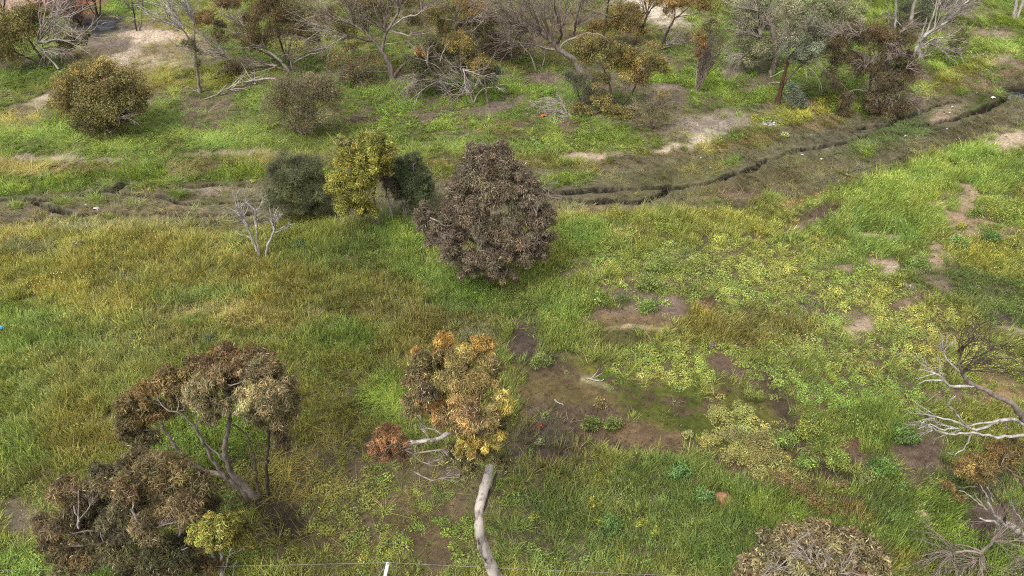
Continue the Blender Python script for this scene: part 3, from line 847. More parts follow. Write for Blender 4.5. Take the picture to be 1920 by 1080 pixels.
def scatter(name, label, pts, rot, scl, tint, var, sources):
    me = bpy.data.meshes.new(name)
    n = len(pts)
    me.vertices.add(n)
    me.vertices.foreach_set('co', np.ascontiguousarray(pts, np.float32).ravel())
    for nm, ty, arr, key in (('rot', 'FLOAT_VECTOR', rot, 'vector'), ('scl', 'FLOAT_VECTOR', scl, 'vector')):
        me.attributes.new(nm, ty, 'POINT').data.foreach_set(key, np.ascontiguousarray(arr, np.float32).ravel())
    c = np.ones((n, 4), np.float32); c[:, :3] = tint
    me.attributes.new('tint', 'FLOAT_COLOR', 'POINT').data.foreach_set('color', c.ravel())
    me.attributes.new('var', 'INT', 'POINT').data.foreach_set('value', np.ascontiguousarray(var, np.int32))
    o = link(name, me, kind='stuff', label=label)
    ng = bpy.data.node_groups.new(name, 'GeometryNodeTree')
    ng.interface.new_socket('Geometry', in_out='INPUT', socket_type='NodeSocketGeometry')
    ng.interface.new_socket('Geometry', in_out='OUTPUT', socket_type='NodeSocketGeometry')
    N, Lk = ng.nodes, ng.links
    gi, go = N.new('NodeGroupInput'), N.new('NodeGroupOutput')
    g2i = N.new('GeometryNodeGeometryToInstance')
    for s in sources:
        oi = N.new('GeometryNodeObjectInfo')
        oi.inputs['Object'].default_value = s
        oi.inputs['As Instance'].default_value = False
        Lk.new(oi.outputs['Geometry'], g2i.inputs[0])
    iop = N.new('GeometryNodeInstanceOnPoints')
    iop.inputs['Pick Instance'].default_value = True
    def attr(nm, ty):
        a = N.new('GeometryNodeInputNamedAttribute')
        a.data_type = ty
        a.inputs['Name'].default_value = nm
        return a.outputs['Attribute']
    e2r = N.new('FunctionNodeEulerToRotation')
    Lk.new(attr('rot', 'FLOAT_VECTOR'), e2r.inputs[0])
    Lk.new(gi.outputs[0], iop.inputs['Points'])
    Lk.new(g2i.outputs[0], iop.inputs['Instance'])
    Lk.new(attr('var', 'INT'), iop.inputs['Instance Index'])
    Lk.new(e2r.outputs[0], iop.inputs['Rotation'])
    Lk.new(attr('scl', 'FLOAT_VECTOR'), iop.inputs['Scale'])
    Lk.new(iop.outputs[0], go.inputs[0])
    md = o.modifiers.new('spread', 'NODES')
    md.node_group = ng
    return o

def candidates(density, ymin=4.5, ymax=84.0, seed=1):
    """points spread evenly over the ground the photograph shows, and a margin round it"""
    r = np.random.default_rng(seed)
    half = lambda y_: (y_ * CP + CAM_H * SP) * 0.727 + 6.0
    n = int(density * (ymax - ymin) * 2 * half(ymax))
    y = r.uniform(ymin, ymax, n)
    x = r.uniform(-1, 1, n) * half(ymax)
    k = np.abs(x) < half(y)
    return x[k], y[k], r

def thin_far(x, y, r, keep_near=1.0, keep_far=0.55, y0=18, y1=60):
    k = keep_near + (keep_far - keep_near) * np.clip((y - y0) / (y1 - y0), 0, 1)
    return r.uniform(size=len(x)) < k

def tilt_rot(n, yaw, tilt_x, tilt_y):
    """yaw about Z, then lean: Euler angles of Ry(tilt_x) Rx(-tilt_y) Rz(yaw)"""
    cy, sy = np.cos(yaw), np.sin(yaw)
    ca, sa = np.cos(tilt_x), np.sin(tilt_x)
    cb, sb = np.cos(-tilt_y), np.sin(-tilt_y)
    # R = Ry(a) @ Rx(b) @ Rz(y)
    R00 = ca * cy + sa * sb * sy
    R10 = cb * sy
    R20 = -sa * cy + ca * sb * sy
    R21 = sa * sy + ca * sb * cy
    R22 = ca * cb
    return np.stack([np.arctan2(R21, R22), np.arcsin(np.clip(-R20, -1, 1)), np.arctan2(R10, R00)], -1)

def mottled(c, x, y, r, amt=0.20, hue=0.05, tone=(1.0, 1.0, 1.0)):
    n1 = fbm(x / 1.1, y / 1.1, 61, 3) - 0.5
    n2 = fbm(x / 3.7, y / 3.7, 67, 3) - 0.5
    n3 = fbm(x / 0.8, y / 0.8, 69, 3) - 0.5
    c = c.astype(np.float64) * (1 + amt * 1.3 * n1 + amt * r.normal(0, 0.5, len(x)))[:, None]
    c[:, 0] = np.clip(c[:, 0], 0.86 * c[:, 1], 1.03 * c[:, 1]); c[:, 2] *= 0.92
    w = (n2 * 1.2 + n3 * 0.8 + r.normal(0, 0.32, len(x))) * hue * 3.0
    c = c * np.stack([1 + w, 1 + 0.25 * w, 1 - 0.15 * w], -1)
    return leafcol(np.clip(c * np.array(tone), 4, 250))

# grass
x, y, r = candidates(40.0, seed=11)
g, gh, gc, z, wet, bed = sample(x, y, ['g', 'gh', 'gc', 'z', 'near', 'bed'])
den = g * (0.62 + 0.9 * (fbm(x / 0.75, y / 0.75, 81, 3) - 0.35))
keep = (r.uniform(size=len(x)) < np.clip(den, 0, 1)) & thin_far(x, y, r, 1.0, 0.6) & (wet < 0.35) & (g > 0.03)
x, y, gh, gc, z = x[keep], y[keep], gh[keep], gc[keep], z[keep]
n = len(x)
hgt = 0.88 * gh * (0.30 + 1.4 * fbm(x / 1.7, y / 1.7, 83, 3)) * r.uniform(0.75, 1.25, n)
east = smooth(2, 14, x)
sway = fbm(x / 5, y / 5, 85, 2) - 0.5
lodge = fbm(x / 1.5, y / 1.5, 86, 3) - 0.5
lodge_y = fbm(x / 1.5 + 40, y / 1.5, 88, 3) - 0.5
rot = tilt_rot(n, r.uniform(0, 6.283, n), 0.10 + 0.28 * east + 0.5 * sway + 1.5 * lodge + r.normal(0, 0.14, n), 1.5 * lodge_y + r.normal(0, 0.14, n) + 0.05)
tallish = gh > 0.27
wid = np.where(tallish, 1.0, 0.8) * r.uniform(0.8, 1.25, n) * (1 + 0.012 * np.clip(y - 20, 0, 60))
scl = np.stack([wid, wid, np.maximum(hgt, 0.06)], -1)
tint = mottled(gc, x, y, r, tone=(1.08, 1.10, 1.0))
for flag, nm, lab, srcs in ((tallish, 'meadow_grass', 'tall tufted green and straw coloured grass over the near side of the creek', tall),
                            (~tallish, 'turf_grass', 'short sparse grass on the far flat and along the creek bed', short)):
    m = int(flag.sum())
    scatter(nm, lab, np.stack([x, y, z], -1)[flag], rot[flag], scl[flag], tint[flag], r.integers(0, len(srcs), m), srcs)
n_grass = n

# leafy herbs
x, y, r = candidates(30.0, seed=23)
h, hc, z, wet = sample(x, y, ['h', 'hc', 'z', 'near'])
pat = fbm(x / 0.9, y / 0.9, 87, 4)
den = np.clip((pat - (0.70 - 0.56 * h)) * 7.0, 0, 1) * (0.25 + 0.75 * h)
stray = r.uniform(size=len(x)) < (0.012 + 0.10 * h)
keep = ((r.uniform(size=len(x)) < den) | stray) & thin_far(x, y, r, 1.0, 0.6) & (wet < 0.25) & (h > 0.02)
stray = stray[keep] & (den[keep] < 0.3)
x, y, hc, z, h = x[keep], y[keep], hc[keep], z[keep], h[keep]
n = len(x)
s = r.uniform(0.55, 1.35, n) * (0.7 + 0.6 * fbm(x / 1.5, y / 1.5, 89, 3)) * (1 + 0.006 * np.clip(y - 20, 0, 60))
rot = tilt_rot(n, r.uniform(0, 6.283, n), r.normal(0, 0.2, n), r.normal(0, 0.2, n))
scl = np.stack([s, s, s * r.uniform(0.6, 1.3, n)], -1)
tint = mottled(hc, x, y, r, 0.2, 0.06, (1.00, 1.04, 1.04))
isw = (r.uniform(size=n) < 0.30) | stray
for flag, nm, lab, srcs in ((~isw, 'herb_cover', 'low leafy yellow-green herbs spreading over the ground in patches', herb),
                            (isw, 'weed_cover', 'thin upright weeds scattered among the low herbs', sprig)):
    m = int(flag.sum())
    scatter(nm, lab, np.stack([x, y, z], -1)[flag], rot[flag], scl[flag], tint[flag], r.integers(0, len(srcs), m), srcs)
n_herb = n

# dead straw and twigs on bare earth
x, y, r = candidates(7.0, seed=37)
g, h, sc, z, wet, bed = sample(x, y, ['g', 'h', 's', 'z', 'near', 'bed'])
keep = (r.uniform(size=len(x)) < np.clip((0.12 + 0.75 * bed) * (1.1 - 0.7 * h), 0, 1)) & (wet < 0.1) & thin_far(x, y, r, 1, 0.8)
x, y, z, sc = x[keep], y[keep], z[keep], sc[keep]
n = len(x)
rot = tilt_rot(n, r.uniform(0, 6.283, n), r.normal(0, 0.1, n), r.normal(0, 0.1, n))
s = r.uniform(0.7, 1.6, n)
tint = mottled(sc * 0.55 + np.array([160, 142, 112]) * 0.45, x, y, r, 0.3, 0.05)
scatter('dead_grass', 'dead straw and fine twigs lying in the creek bed and on bare earth', np.stack([x, y, z + 0.01], -1), rot, np.stack([s, s, s], -1), tint, r.integers(0, 3, n), straw)
# clods and small stones on bare earth
def lump(seed):
    r_ = np.random.default_rng(seed)
    v = np.array([[-1, -1, -1], [1, -1, -1], [1, 1, -1], [-1, 1, -1], [-.7, -.7, .8], [.7, -.7, .8], [.7, .7, .8], [-.7, .7, .8]]) * r_.uniform(.6, 1.1, (8, 3))
    q_ = np.array([[4, 5, 6, 7], [0, 1, 5, 4], [1, 2, 6, 5], [2, 3, 7, 6], [3, 0, 4, 7]])
    return v, q_, np.ones((8, 3))
clod = [source('clod', [lump(600 + i)], M_TUFT) for i in range(4)]
x, y, r = candidates(26.0, seed=53)
g, h, sc, z, wet = sample(x, y, ['g', 'h', 's', 'z', 'near'])
keep = (r.uniform(size=len(x)) < np.clip(1.0 - 1.6 * g - 0.9 * h, 0, 1) * (0.3 + 0.9 * fbm(x / 0.6, y / 0.6, 95, 3))) & (wet < 0.5)
x, y, z, sc = x[keep], y[keep], z[keep], sc[keep]
n = len(x)
s = 0.016 + 0.030 * r.uniform(size=n) ** 4 + 0.012 * r.uniform(size=n)
rot = tilt_rot(n, r.uniform(0, 6.283, n), r.normal(0, 0.4, n), r.normal(0, 0.4, n))
cm = sc * r.uniform(0.75, 1.2, n)[:, None]
scatter('gravel', 'clods and small stones scattered over the bare mud and sand', np.stack([x, y, z + 0.004], -1), rot, np.stack([s * r.uniform(0.8, 1.6, n), s, s * 0.7], -1), alb(np.clip(cm, 4, 235), K_SOIL), r.integers(0, 4, n), clod)
print('cover', n_grass, n_herb, n)
# ------------------------------------------------------------------ trees
class Tubes:
    """tapered tubes collected into one mesh"""
    def __init__(self):
        self.V, self.Q, self.n = [], [], 0
    def add(self, pts, r0, r1, sides=5, rough=0.0, flare=0.0):
        P_ = np.asarray(pts, float)
        k = len(P_)
        if k < 2:
            return
        t = np.gradient(P_, axis=0)
        t /= np.linalg.norm(t, axis=1)[:, None] + 1e-9
        ref = np.array([0.31, 0.17, 0.93]) if abs(t[0][2]) < 0.8 else np.array([0.9, 0.3, 0.1])
        a = np.cross(t, ref); a /= np.linalg.norm(a, axis=1)[:, None] + 1e-9
        b = np.cross(t, a)
        f = np.linspace(0, 1, k)
        rad = r0 + (r1 - r0) * f
        if flare:
            rad = rad * (1 + flare * np.exp(-f * k * 0.9))
        if rough:
            rad = rad * (1 + rng.normal(0, rough, k))
        ang = np.arange(sides) * 2 * math.pi / sides
        ring = P_[:, None, :] + rad[:, None, None] * (np.cos(ang)[None, :, None] * a[:, None, :] + np.sin(ang)[None, :, None] * b[:, None, :])
        i = np.arange(k * sides).reshape(k, sides)
        j = np.roll(i, -1, axis=1)
        self.V.append(ring.reshape(-1, 3))
        self.Q.append(np.stack([i[:-1], j[:-1], j[1:], i[1:]], -1).reshape(-1, 4) + self.n)
        self.n += k * sides
    def mesh(self, name, mat):
        return new_mesh(name, np.vstack(self.V), np.vstack(self.Q), mat, None, True)

def densify(pts, radii=None, seg=0.35, wob=0.0):
    """Catmull-Rom through the traced points, with a little natural wander"""
    P_ = np.asarray(pts, float)
    if len(P_) == 2:
        P_ = np.vstack([P_[0], P_.mean(0), P_[1]])
    E = np.vstack([2 * P_[0] - P_[1], P_, 2 * P_[-1] - P_[-2]])
    out = []
    for i in range(1, len(E) - 2):
        p0, p1, p2, p3 = E[i - 1:i + 3]
        n = max(2, int(np.linalg.norm(p2 - p1) / seg))
        for u in np.arange(n) / n:
            out.append(0.5 * (2 * p1 + (p2 - p0) * u + (2 * p0 - 5 * p1 + 4 * p2 - p3) * u * u + (3 * p1 - p0 - 3 * p2 + p3) * u ** 3))
    out.append(P_[-1])
    out = np.array(out)
    if wob:
        w = rng.normal(0, wob, out.shape)
        w[0] = 0; w[-1] = 0
        out = out + w
    return out

LEAVES, LEAF_SIZE = 2.4, 0.88
class Tree:
    """one tree: base on the ground, everything else measured in metres from a vertical plane through the base.
    A place is (px, py, d): where the photograph shows it, d metres behind (+) or before (-) that plane."""
    def __init__(self, name, label, cat, base, group=None, below=None):
        self.base = on_ground(*base) if below is None else on_ground(base[0], base[1])
        self.root = thing(name, self.base, label, cat, group)
        self.full = 1.18 if group == 'trees beyond the creek' else 1.08
        self.limbs = []
        self.tw = {}
        y = self.base[1]
        self.ppm = F / (y * CP + CAM_H * SP - self.base[2] * SP)
    def at(self, p):
        px, py = p[0], p[1]
        d = p[2] if len(p) > 2 else 0.0
        rr = ray(px, py)
        t = (self.base[1] + d) / rr[1]
        q = np.array([rr[0] * t, rr[1] * t, CAM_H + rr[2] * t])
        gz_ = height(q[0], q[1])
        q[2] = max(q[2], gz_ + 0.03)
        return q
    def limb(self, pts, r0, r1, bark='grey', name='branch', sides=7, flare=0.0, wob=0.02, root=False):
        W = [self.at(p) for p in pts]
        if name in ('trunk', 'stem') or root:
            W[0] = W[0].copy()
            W[0][2] = height(W[0][0], W[0][1]) - 0.08
        c = densify(W, seg=max(0.15, 6 / self.ppm), wob=wob)
        T = Tubes()
        T.add(c, r0 / self.ppm, r1 / self.ppm, sides, 0.05, flare)
        link(name, T.mesh(name, BARK[bark]), self.root)
        self.limbs.append((c, r1 / self.ppm))
        return c
    def _tw(self, bark):
        if bark not in self.tw:
            self.tw[bark] = Tubes()
        return self.tw[bark]
    def grow(self, p, d, L, r, lev, bark, up=0.15, kids=4, bend=0.25, spread=0.6):
        """a bare bough and its side shoots"""
        n = 5 if lev > 0 else 3
        pts = [p]
        d = d / np.linalg.norm(d)
        for i in range(n):
            d = d + rng.normal(0, bend / n ** 0.5, 3) + np.array([0, 0, up / n])
            d /= np.linalg.norm(d)
            q = pts[-1] + d * L / n
            q[2] = max(q[2], height(q[0], q[1]) + 0.02) if q[2] < 1.0 else q[2]
            pts.append(q)
        self._tw(bark).add(pts, r, r * (0.45 if lev > 0 else 0.3), 4 if lev > 0 else 3)
        if lev > 0:
            for k in range(kids):
                f = rng.uniform(0.3, 1.0) if k else 1.0
                i = min(int(f * n), n - 1)
                q = pts[i] + (pts[i + 1] - pts[i]) * (f * n - i if f < 1 else 1.0)
                dd = (pts[i + 1] - pts[i]) / np.linalg.norm(pts[i + 1] - pts[i]) + rng.normal(0, spread * 0.6, 3)
                self.grow(q, dd, L * rng.uniform(0.42, 0.72), max(r * 0.55, 0.0035), lev - 1, bark, up, kids, bend, spread)
    def fan(self, start, ang, spread, length, n, r=1.2, lev=2, bark='twig', up=0.15, kids=4, depth=0.5, bend=0.25):
        """n bare boughs fanning from a place; angles and length as seen in the picture"""
        s = self.at(start)
        for i in range(n):
            a = math.radians(ang + rng.uniform(-spread, spread) * 0.5)
            d = np.array([math.cos(a), rng.normal(0, depth), math.sin(a)])
            L = length / self.ppm * rng.uniform(0.6, 1.1)
            self.grow(s + rng.normal(0, 0.03, 3), d, L, 1.15 * r / self.ppm * rng.uniform(0.7, 1.2), lev, bark, up, kids, bend)
    def crown(self, blobs, col, n, size=0.17, aspect=0.34, droop=0.6, name='crown', clump=0.36, jit=0.20, pale=0.0, pale_col=(170, 150, 120), fill=0.25, boughs=True, bark='twig', squash=1.0, rough=0.5):
        """n leaves in clumps over the outside of the lobes; lobes (px, py, rx, ry, d, colour)"""
        n = int(n * LEAVES); size = size * LEAF_SIZE
        areas = np.array([b[2] * b[3] for b in blobs], float)
        share = areas ** 0.85
        share = share / share.sum()
        VV, QQ, CC, off = [], [], [], 0
        for b, sh in zip(blobs, share):
            dpt = b[4] if len(b) > 4 else 0.0
            bc = np.array(b[5] if len(b) > 5 else col, float)
            c = self.at((b[0], b[1], dpt))
            rr_ = ray(b[0], b[1])
            ppm_ = F / (((self.base[1] + dpt) / rr_[1]))         # pixels per metre at the lobe
            rx, rz = b[2] * self.full / ppm_, b[3] * self.full / ppm_ * 1.06
            ry = 0.5 * (rx + rz) * squash
            m = int(n * sh)
            if m < 6:
                m = 6
            nc = max(5, int(round(9.5 / clump ** 2 * 0.36)))
            u = rng.normal(size=(nc, 3))
            u /= np.linalg.norm(u, axis=1)[:, None]
            u[:, 2] = np.where(u[:, 2] < -0.55, -u[:, 2], u[:, 2])
            k = np.where(rng.uniform(size=nc) < fill, rng.uniform(0.1, 0.6, nc), rng.uniform(0.62, 0.98, nc))
            cc = c + u * k[:, None] * np.array([rx, ry, rz])
            crad = clump * (0.7 + 0.7 * rng.uniform(size=nc)) * (rx * ry * rz) ** (1 / 3)
            ccol = bc * np.clip(1 + rng.normal(0, jit * 0.75, nc), .6, 1.5)[:, None] * (1 + rng.normal(0, jit * 0.12, (nc, 3)))
            which = rng.choice(nc, m, p=crad ** 2 / (crad ** 2).sum())
            v = rng.normal(size=(m, 3))
            v /= np.linalg.norm(v, axis=1)[:, None]
            rad = rng.uniform(0.25, 1.0, m) ** 0.5 * (1 + rng.normal(0, 0.13, m))
            P_ = cc[which] + v * (rad * crad[which])[:, None] * np.array([1, 1, 0.85])
            P_[:, 2] = np.maximum(P_[:, 2], self.base[2] + 0.05 + 0.15 * rng.uniform(size=m))
            along = v * (1 - droop) + np.array([0, 0, -droop]) + rng.normal(0, rough, (m, 3))
            nrm = v * 0.7 + np.array([0, 0, 0.5]) + rng.normal(0, 0.5, (m, 3))
            along /= np.linalg.norm(along, axis=1)[:, None]
            nrm = nrm - along * (nrm * along).sum(1)[:, None]
            nrm /= np.linalg.norm(nrm, axis=1)[:, None] + 1e-9
            lc = ccol[which] * np.clip(1 + rng.normal(0, jit * 0.5, m), 0.5, 1.7)[:, None]
            if pale:
                sel = rng.uniform(size=m) < pale
                lc[sel] = np.array(pale_col) * np.clip(1 + rng.normal(0, 0.15, sel.sum()), 0.6, 1.3)[:, None]
            v4, q4, c4 = leaf_quads(P_, nrm, size * rng.uniform(0.6, 1.35, m), aspect * 0.68, rng, leafcol(np.clip(lc * np.array([0.96, 1.02, 0.96]), 4, 250), 0.64, sat=0.86), along)
            VV.append(v4); QQ.append(q4 + off); CC.append(c4); off += len(v4)
            if boughs and self.limbs:
                best, bp_ = 1e9, None
                for lm, _ in self.limbs:
                    dd = np.linalg.norm(lm - c, axis=1) + np.where(lm[:, 2] > c[2], 2.0, 0)
                    i = int(dd.argmin())
                    if dd[i] < best:
                        best, bp_ = dd[i], lm[i]
                mid = (bp_ + c) / 2 + rng.normal(0, 0.12, 3)
                T = self._tw(bark)
                rb = 0.012 + 0.012 * best
                path = densify([bp_, mid, c], seg=0.3, wob=0.03)
                T.add(path, rb, rb * 0.5, 5)
                for ci in rng.permutation(nc)[:18]:
                    st = path[int(rng.integers(len(path) // 2, len(path)))]
                    T.add(densify([st, (st + cc[ci]) / 2 + rng.normal(0, 0.08, 3), cc[ci] + rng.normal(0, 0.05, 3)], seg=0.3, wob=0.02), rb * 0.4, 0.004, 3)
        link(name, new_mesh(name, np.vstack(VV), np.vstack(QQ), M_LEAF, np.vstack(CC)), self.root, kind='stuff')
    def done(self):
        for bark, T in self.tw.items():
            if T.V:
                link('twigs', T.mesh('twigs', BARK[bark]), self.root, kind='stuff')
def small_lean(*a): return a

# ---- far side of the creek, west to east
OL = (126, 110, 58)
T = Tree('olive_tree', 'leaning olive green tree with a spray of bare grey boughs, beside the red rubble', 'tree', (90, 128), 'trees beyond the creek')
T.limb([(90, 128), (74, 103), (52, 70)], 2.6, 1.6, 'dark', 'trunk')
T.limb([(88, 127), (60, 112), (30, 98), (10, 80)], 2.0, 1.0, 'dark')
T.limb([(110, 130, -.3), (96, 112), (78, 96), (66, 82)], 2.0, 1.2, 'pale')
T.limb([(84, 116), (82, 98), (80, 84)], 1.6, 1.0, 'dark')
T.fan((70, 80), 32, 62, 85, 14, 1.4, 2, 'pale', 0.1)
T.fan((78, 90), -8, 30, 48, 8, 0.8, 2, 'pale', -0.05)
T.crown([(10, 80, 32, 32, 0), (40, 45, 36, 28, .5), (62, 38, 24, 24, 1), (18, 108, 24, 16, -.5), (52, 66, 22, 16, 0), (-20, 60, 40, 40, 0), (72, 22, 16, 12, 1.2)], OL, 11000, 0.18, 0.3, 0.7)
T.done()
T = Tree('dark_sapling', 'dark leafless sapling with thin forked stems behind the olive tree at the red dirt', 'sapling', (6, 40), 'trees beyond the creek')
T.limb([(6, 40), (7, 20), (9, -10)], 1.4, 0.8, 'dark', 'stem')
T.fan((7, 22), 95, 90, 30, 7, 0.6, 2, 'dark')
T.done()
T = Tree('small_shrub', 'small round olive shrub between the olive tree and the ash heap', 'shrub', (113, 121), 'shrubs beyond the creek')
T.limb([(112, 121), (110, 108), (118, 95)], 1.3, 0.7, 'dark', 'stem')
T.limb([(115, 120), (120, 106), (136, 92)], 1.2, 0.6, 'dark', 'stem')
T.crown([(138, 76, 20, 15), (120, 84, 14, 12, .3), (163, 66, 8, 6, .2)], (128, 118, 58), 2600, 0.16, 0.35, 0.4)
T.done()
T = Tree('burnt_thicket', 'scorched thicket of dark red brown twigs beside the red rubble', 'thicket', (150, 48), 'shrubs beyond the creek')
T.fan((150, 48), 90, 110, 42, 26, 0.7, 2, 'brown')
T.fan((138, 40), 110, 80, 36, 12, 0.7, 2, 'twig')
T.crown([(148, 32, 24, 14), (130, 24, 14, 12, .5)], (98, 70, 58), 900, 0.14, 0.2, 0.2, boughs=False)
T.done()
T = Tree('bare_sapling', 'dark slender tree with three upright stems behind the black ash', 'tree', (183, 32), 'trees beyond the creek')
T.limb([(183, 32), (180, 15), (172, -12)], 2.6, 1.6, 'dark', 'trunk')
T.limb([(186, 32), (188, 12), (188, -12)], 1.6, 1.0, 'dark', 'stem')
T.limb([(180, 28), (168, 12), (158, -8)], 1.3, 0.8, 'dark', 'stem')
T.fan((178, 5), 100, 100, 40, 8, 0.6, 2, 'dark')
T.done()
T = Tree('twin_sapling', 'two thin dark stems rising side by side from the pale sandy track', 'sapling', (258, 58), 'trees beyond the creek')
T.limb([(257, 58), (253, 42), (249, 15), (243, -12)], 1.7, 0.9, 'dark', 'stem')
T.limb([(260, 57), (265, 40), (267, 15), (268, -12)], 1.5, 0.8, 'grey', 'stem')
T.fan((250, 20), 95, 60, 28, 6, 0.5, 2, 'twig')
T.fan((267, 15), 85, 60, 28, 6, 0.5, 2, 'twig')
T.done()
T = Tree('half_dead_tree', 'slim half dead tree with bare white boughs on top, standing by the sandy track', 'tree', (375, 174), 'trees beyond the creek')
T.limb([(375, 174), (371, 140), (367, 105), (364, 75)], 3.2, 1.8, 'grey', 'trunk', flare=.4)
T.limb([(365, 92), (352, 68), (340, 52)], 1.9, 1.1, 'grey')
T.limb([(364, 78), (364, 50), (362, 30)], 1.5, 0.9, 'grey')
T.fan((344, 56), 122, 42, 52, 12, 1.3, 2, 'white', 0.0, 3, 0.35)
T.fan((363, 42), 98, 46, 40, 10, 1.2, 2, 'white', 0.05, 3, 0.35)
T.fan((372, 172), 200, 40, 28, 3, 0.9, 1, 'pale', -.2)
T.crown([(365, 92, 6, 20), (371, 122, 5, 14), (350, 82, 10, 6)], (112, 104, 62), 900, 0.14, 0.3, 0.3, boughs=False)
T.done()
DB = (106, 86, 54)
T = Tree('leaning_tree', 'wide tree of many leaning stems with dark leaf clumps and pale dead boughs', 'tree', (545, 136), 'trees beyond the creek')
T.limb([(545, 136), (524, 112), (500, 94), (493, 78), (494, 58)], 3.0, 1.4, 'pale', 'trunk')
T.limb([(548, 133), (534, 104), (524, 70), (516, 30)], 2.6, 1.4, 'dark', 'stem')
T.limb([(541, 132), (500, 124), (462, 128), (432, 112), (405, 100)], 2.2, 1.0, 'brown')
T.limb([(532, 118), (490, 96), (462, 84), (440, 62)], 1.8, 0.9, 'dark')
T.limb([(549, 134), (546, 116), (540, 98), (548, 70)], 2.0, 1.0, 'grey')
T.limb([(544, 122, .2), (575, 104), (600, 98), (618, 88)], 1.7, 0.9, 'pale')
T.fan((428, 110), 148, 50, 58, 10, 0.8, 2, 'pale', 0, 3)
T.fan((420, 100), 170, 40, 70, 5, 0.9, 2, 'pale', 0, 3)
T.fan((458, 52), 118, 40, 42, 9, 0.8, 2, 'pale', 0, 3)
T.fan((500, 92), 150, 60, 44, 8, 0.8, 2, 'pale', 0, 3)
T.fan((518, 124), 178, 26, 56, 8, 0.8, 2, 'pale', -.05, 3)
T.fan((540, 112), 60, 60, 40, 8, 0.8, 2, 'twig', 0.1, 3)
T.fan((602, 96), 130, 90, 36, 10, 0.7, 2, 'twig', 0.1, 3)
T.fan((612, 90), 165, 60, 60, 8, 0.7, 2, 'twig', 0.05, 3)
T.crown([(385, 40, 20, 18, .3, (122, 88, 54)), (425, 10, 26, 16, .5, (124, 92, 54)), (465, 62, 30, 20, .5), (478, 82, 22, 14), (412, 48, 10, 8, 0, (80, 68, 48)), (500, 22, 28, 26, .5, (118, 90, 54)),
         (545, 28, 34, 32, .8), (562, 66, 26, 22, .4), (522, 58, 22, 20, .2), (595, 40, 22, 20, .6, (112, 94, 58)), (440, 132, 24, 12, -.5), (475, 40, 16, 14, .4), (410, 70, 16, 10, 0, (112, 94, 58)), (505, -10, 40, 16, 1)],
        DB, 28000, 0.17, 0.24, 0.5, clump=0.34)
T.done()
T = Tree('brown_shrub', 'sparse grey brown shrub with a dark forked foot in front of the leaning tree', 'shrub', (567, 256), 'shrubs beyond the creek')
T.limb([(566, 256), (564, 238), (565, 215), (562, 190)], 2.6, 1.2, 'dark', 'stem')
T.limb([(572, 255), (578, 236), (590, 215)], 2.0, 0.9, 'dark', 'stem')
T.limb([(560, 256), (550, 240), (536, 220)], 1.7, 0.8, 'dark', 'stem')
T.fan((566, 250), 90, 120, 40, 14, 0.7, 2, 'grey', 0)
T.crown([(562, 170, 46, 30, .5), (526, 200, 36, 34), (604, 200, 36, 36), (562, 218, 44, 28, -.5), (592, 164, 32, 22, .3), (622, 180, 20, 24, .5), (536, 160, 24, 18, .5)], (116, 100, 74), 15000, 0.15, 0.24, 0.4, jit=.24)
T.done()
# the spreading grey gums in the middle
T = Tree('grey_gum', 'broad grey gum with wide bare grey boughs behind the pale thicket', 'tree', (735, 152), 'trees beyond the creek')
T.limb([(736, 152), (731, 124), (722, 106), (714, 96)], 6.5, 4.6, 'grey', 'trunk', flare=.3)
T.limb([(716, 98), (704, 80), (687, 64), (664, 48), (638, 36)], 3.4, 1.2, 'grey')
T.limb([(702, 78), (690, 77), (672, 70), (655, 68), (643, 76)], 2.2, 0.8, 'dark')
T.limb([(716, 98), (719, 80), (722, 64), (732, 50), (748, 18), (752, -8)], 3.2, 1.2, 'grey')
T.limb([(726, 56), (745, 61), (765, 66), (790, 64), (815, 58)], 1.7, 0.6, 'pale')
T.limb([(730, 52), (748, 40), (764, 31), (784, 27), (800, 8), (806, -8)], 1.9, 0.8, 'pale')
T.limb([(738, 146), (750, 128), (768, 112), (785, 100)], 3.6, 1.8, 'brown')
T.limb([(718, 94), (722, 84), (732, 82), (746, 80)], 1.2, 0.5, 'white')
T.fan((664, 48), 130, 80, 70, 12, 1.0, 3, 'twig', .1, 3)
T.fan((690, 60), 105, 60, 70, 10, 1.0, 3, 'twig', .1, 3)
T.fan((748, 20), 85, 80, 60, 12, 1.0, 2, 'twig', .1)
T.fan((790, 22), 60, 60, 55, 12, 0.9, 2, 'twig', .1)
T.fan((650, 68), 170, 60, 55, 8, 0.8, 2, 'pale', 0)
T.fan((722, 60), 100, 60, 60, 10, 0.9, 2, 'twig', .1)
T.fan((770, 64), 20, 60, 36, 8, 0.7, 2, 'twig', .0)
T.crown([(662, 14, 30, 18, .8), (700, 10, 32, 18, 1), (620, 34, 24, 18, .8), (740, 6, 30, 14, 1.2), (690, 112, 26, 14, -.3, (120, 100, 62)), (695, 155, 28, 16, -.5, (118, 98, 70)), (655, 90, 16, 10, 0), (640, 60, 26, 16, .8), (680, 40, 26, 14, 1.2), (720, 30, 24, 14, 1.2), (770, 40, 22, 14, .8, (112, 98, 60)), (770, 8, 26, 14, 1.2, (120, 104, 62)), (640, 120, 24, 14, -.3, (118, 100, 60)), (660, 140, 22, 12, -.5, (112, 96, 66))], (122, 106, 64), 15000, 0.17, 0.26, 0.5, jit=.24)
T.done()
T = Tree('orange_tipped_tree', 'tree with pale stem and dull orange leaf tufts between the two bare gums', 'tree', (895, 112), 'trees beyond the creek')
T.limb([(895, 112), (884, 80), (872, 58), (878, 30)], 2.2, 1.2, 'grey', 'trunk')
T.limb([(876, 66), (898, 48), (912, 30)], 1.5, 0.8, 'pale')
T.fan((850, 72), 50, 50, 55, 9, 0.9, 2, 'twig')
T.fan((882, 40), 70, 90, 45, 10, 0.9, 2, 'pale')
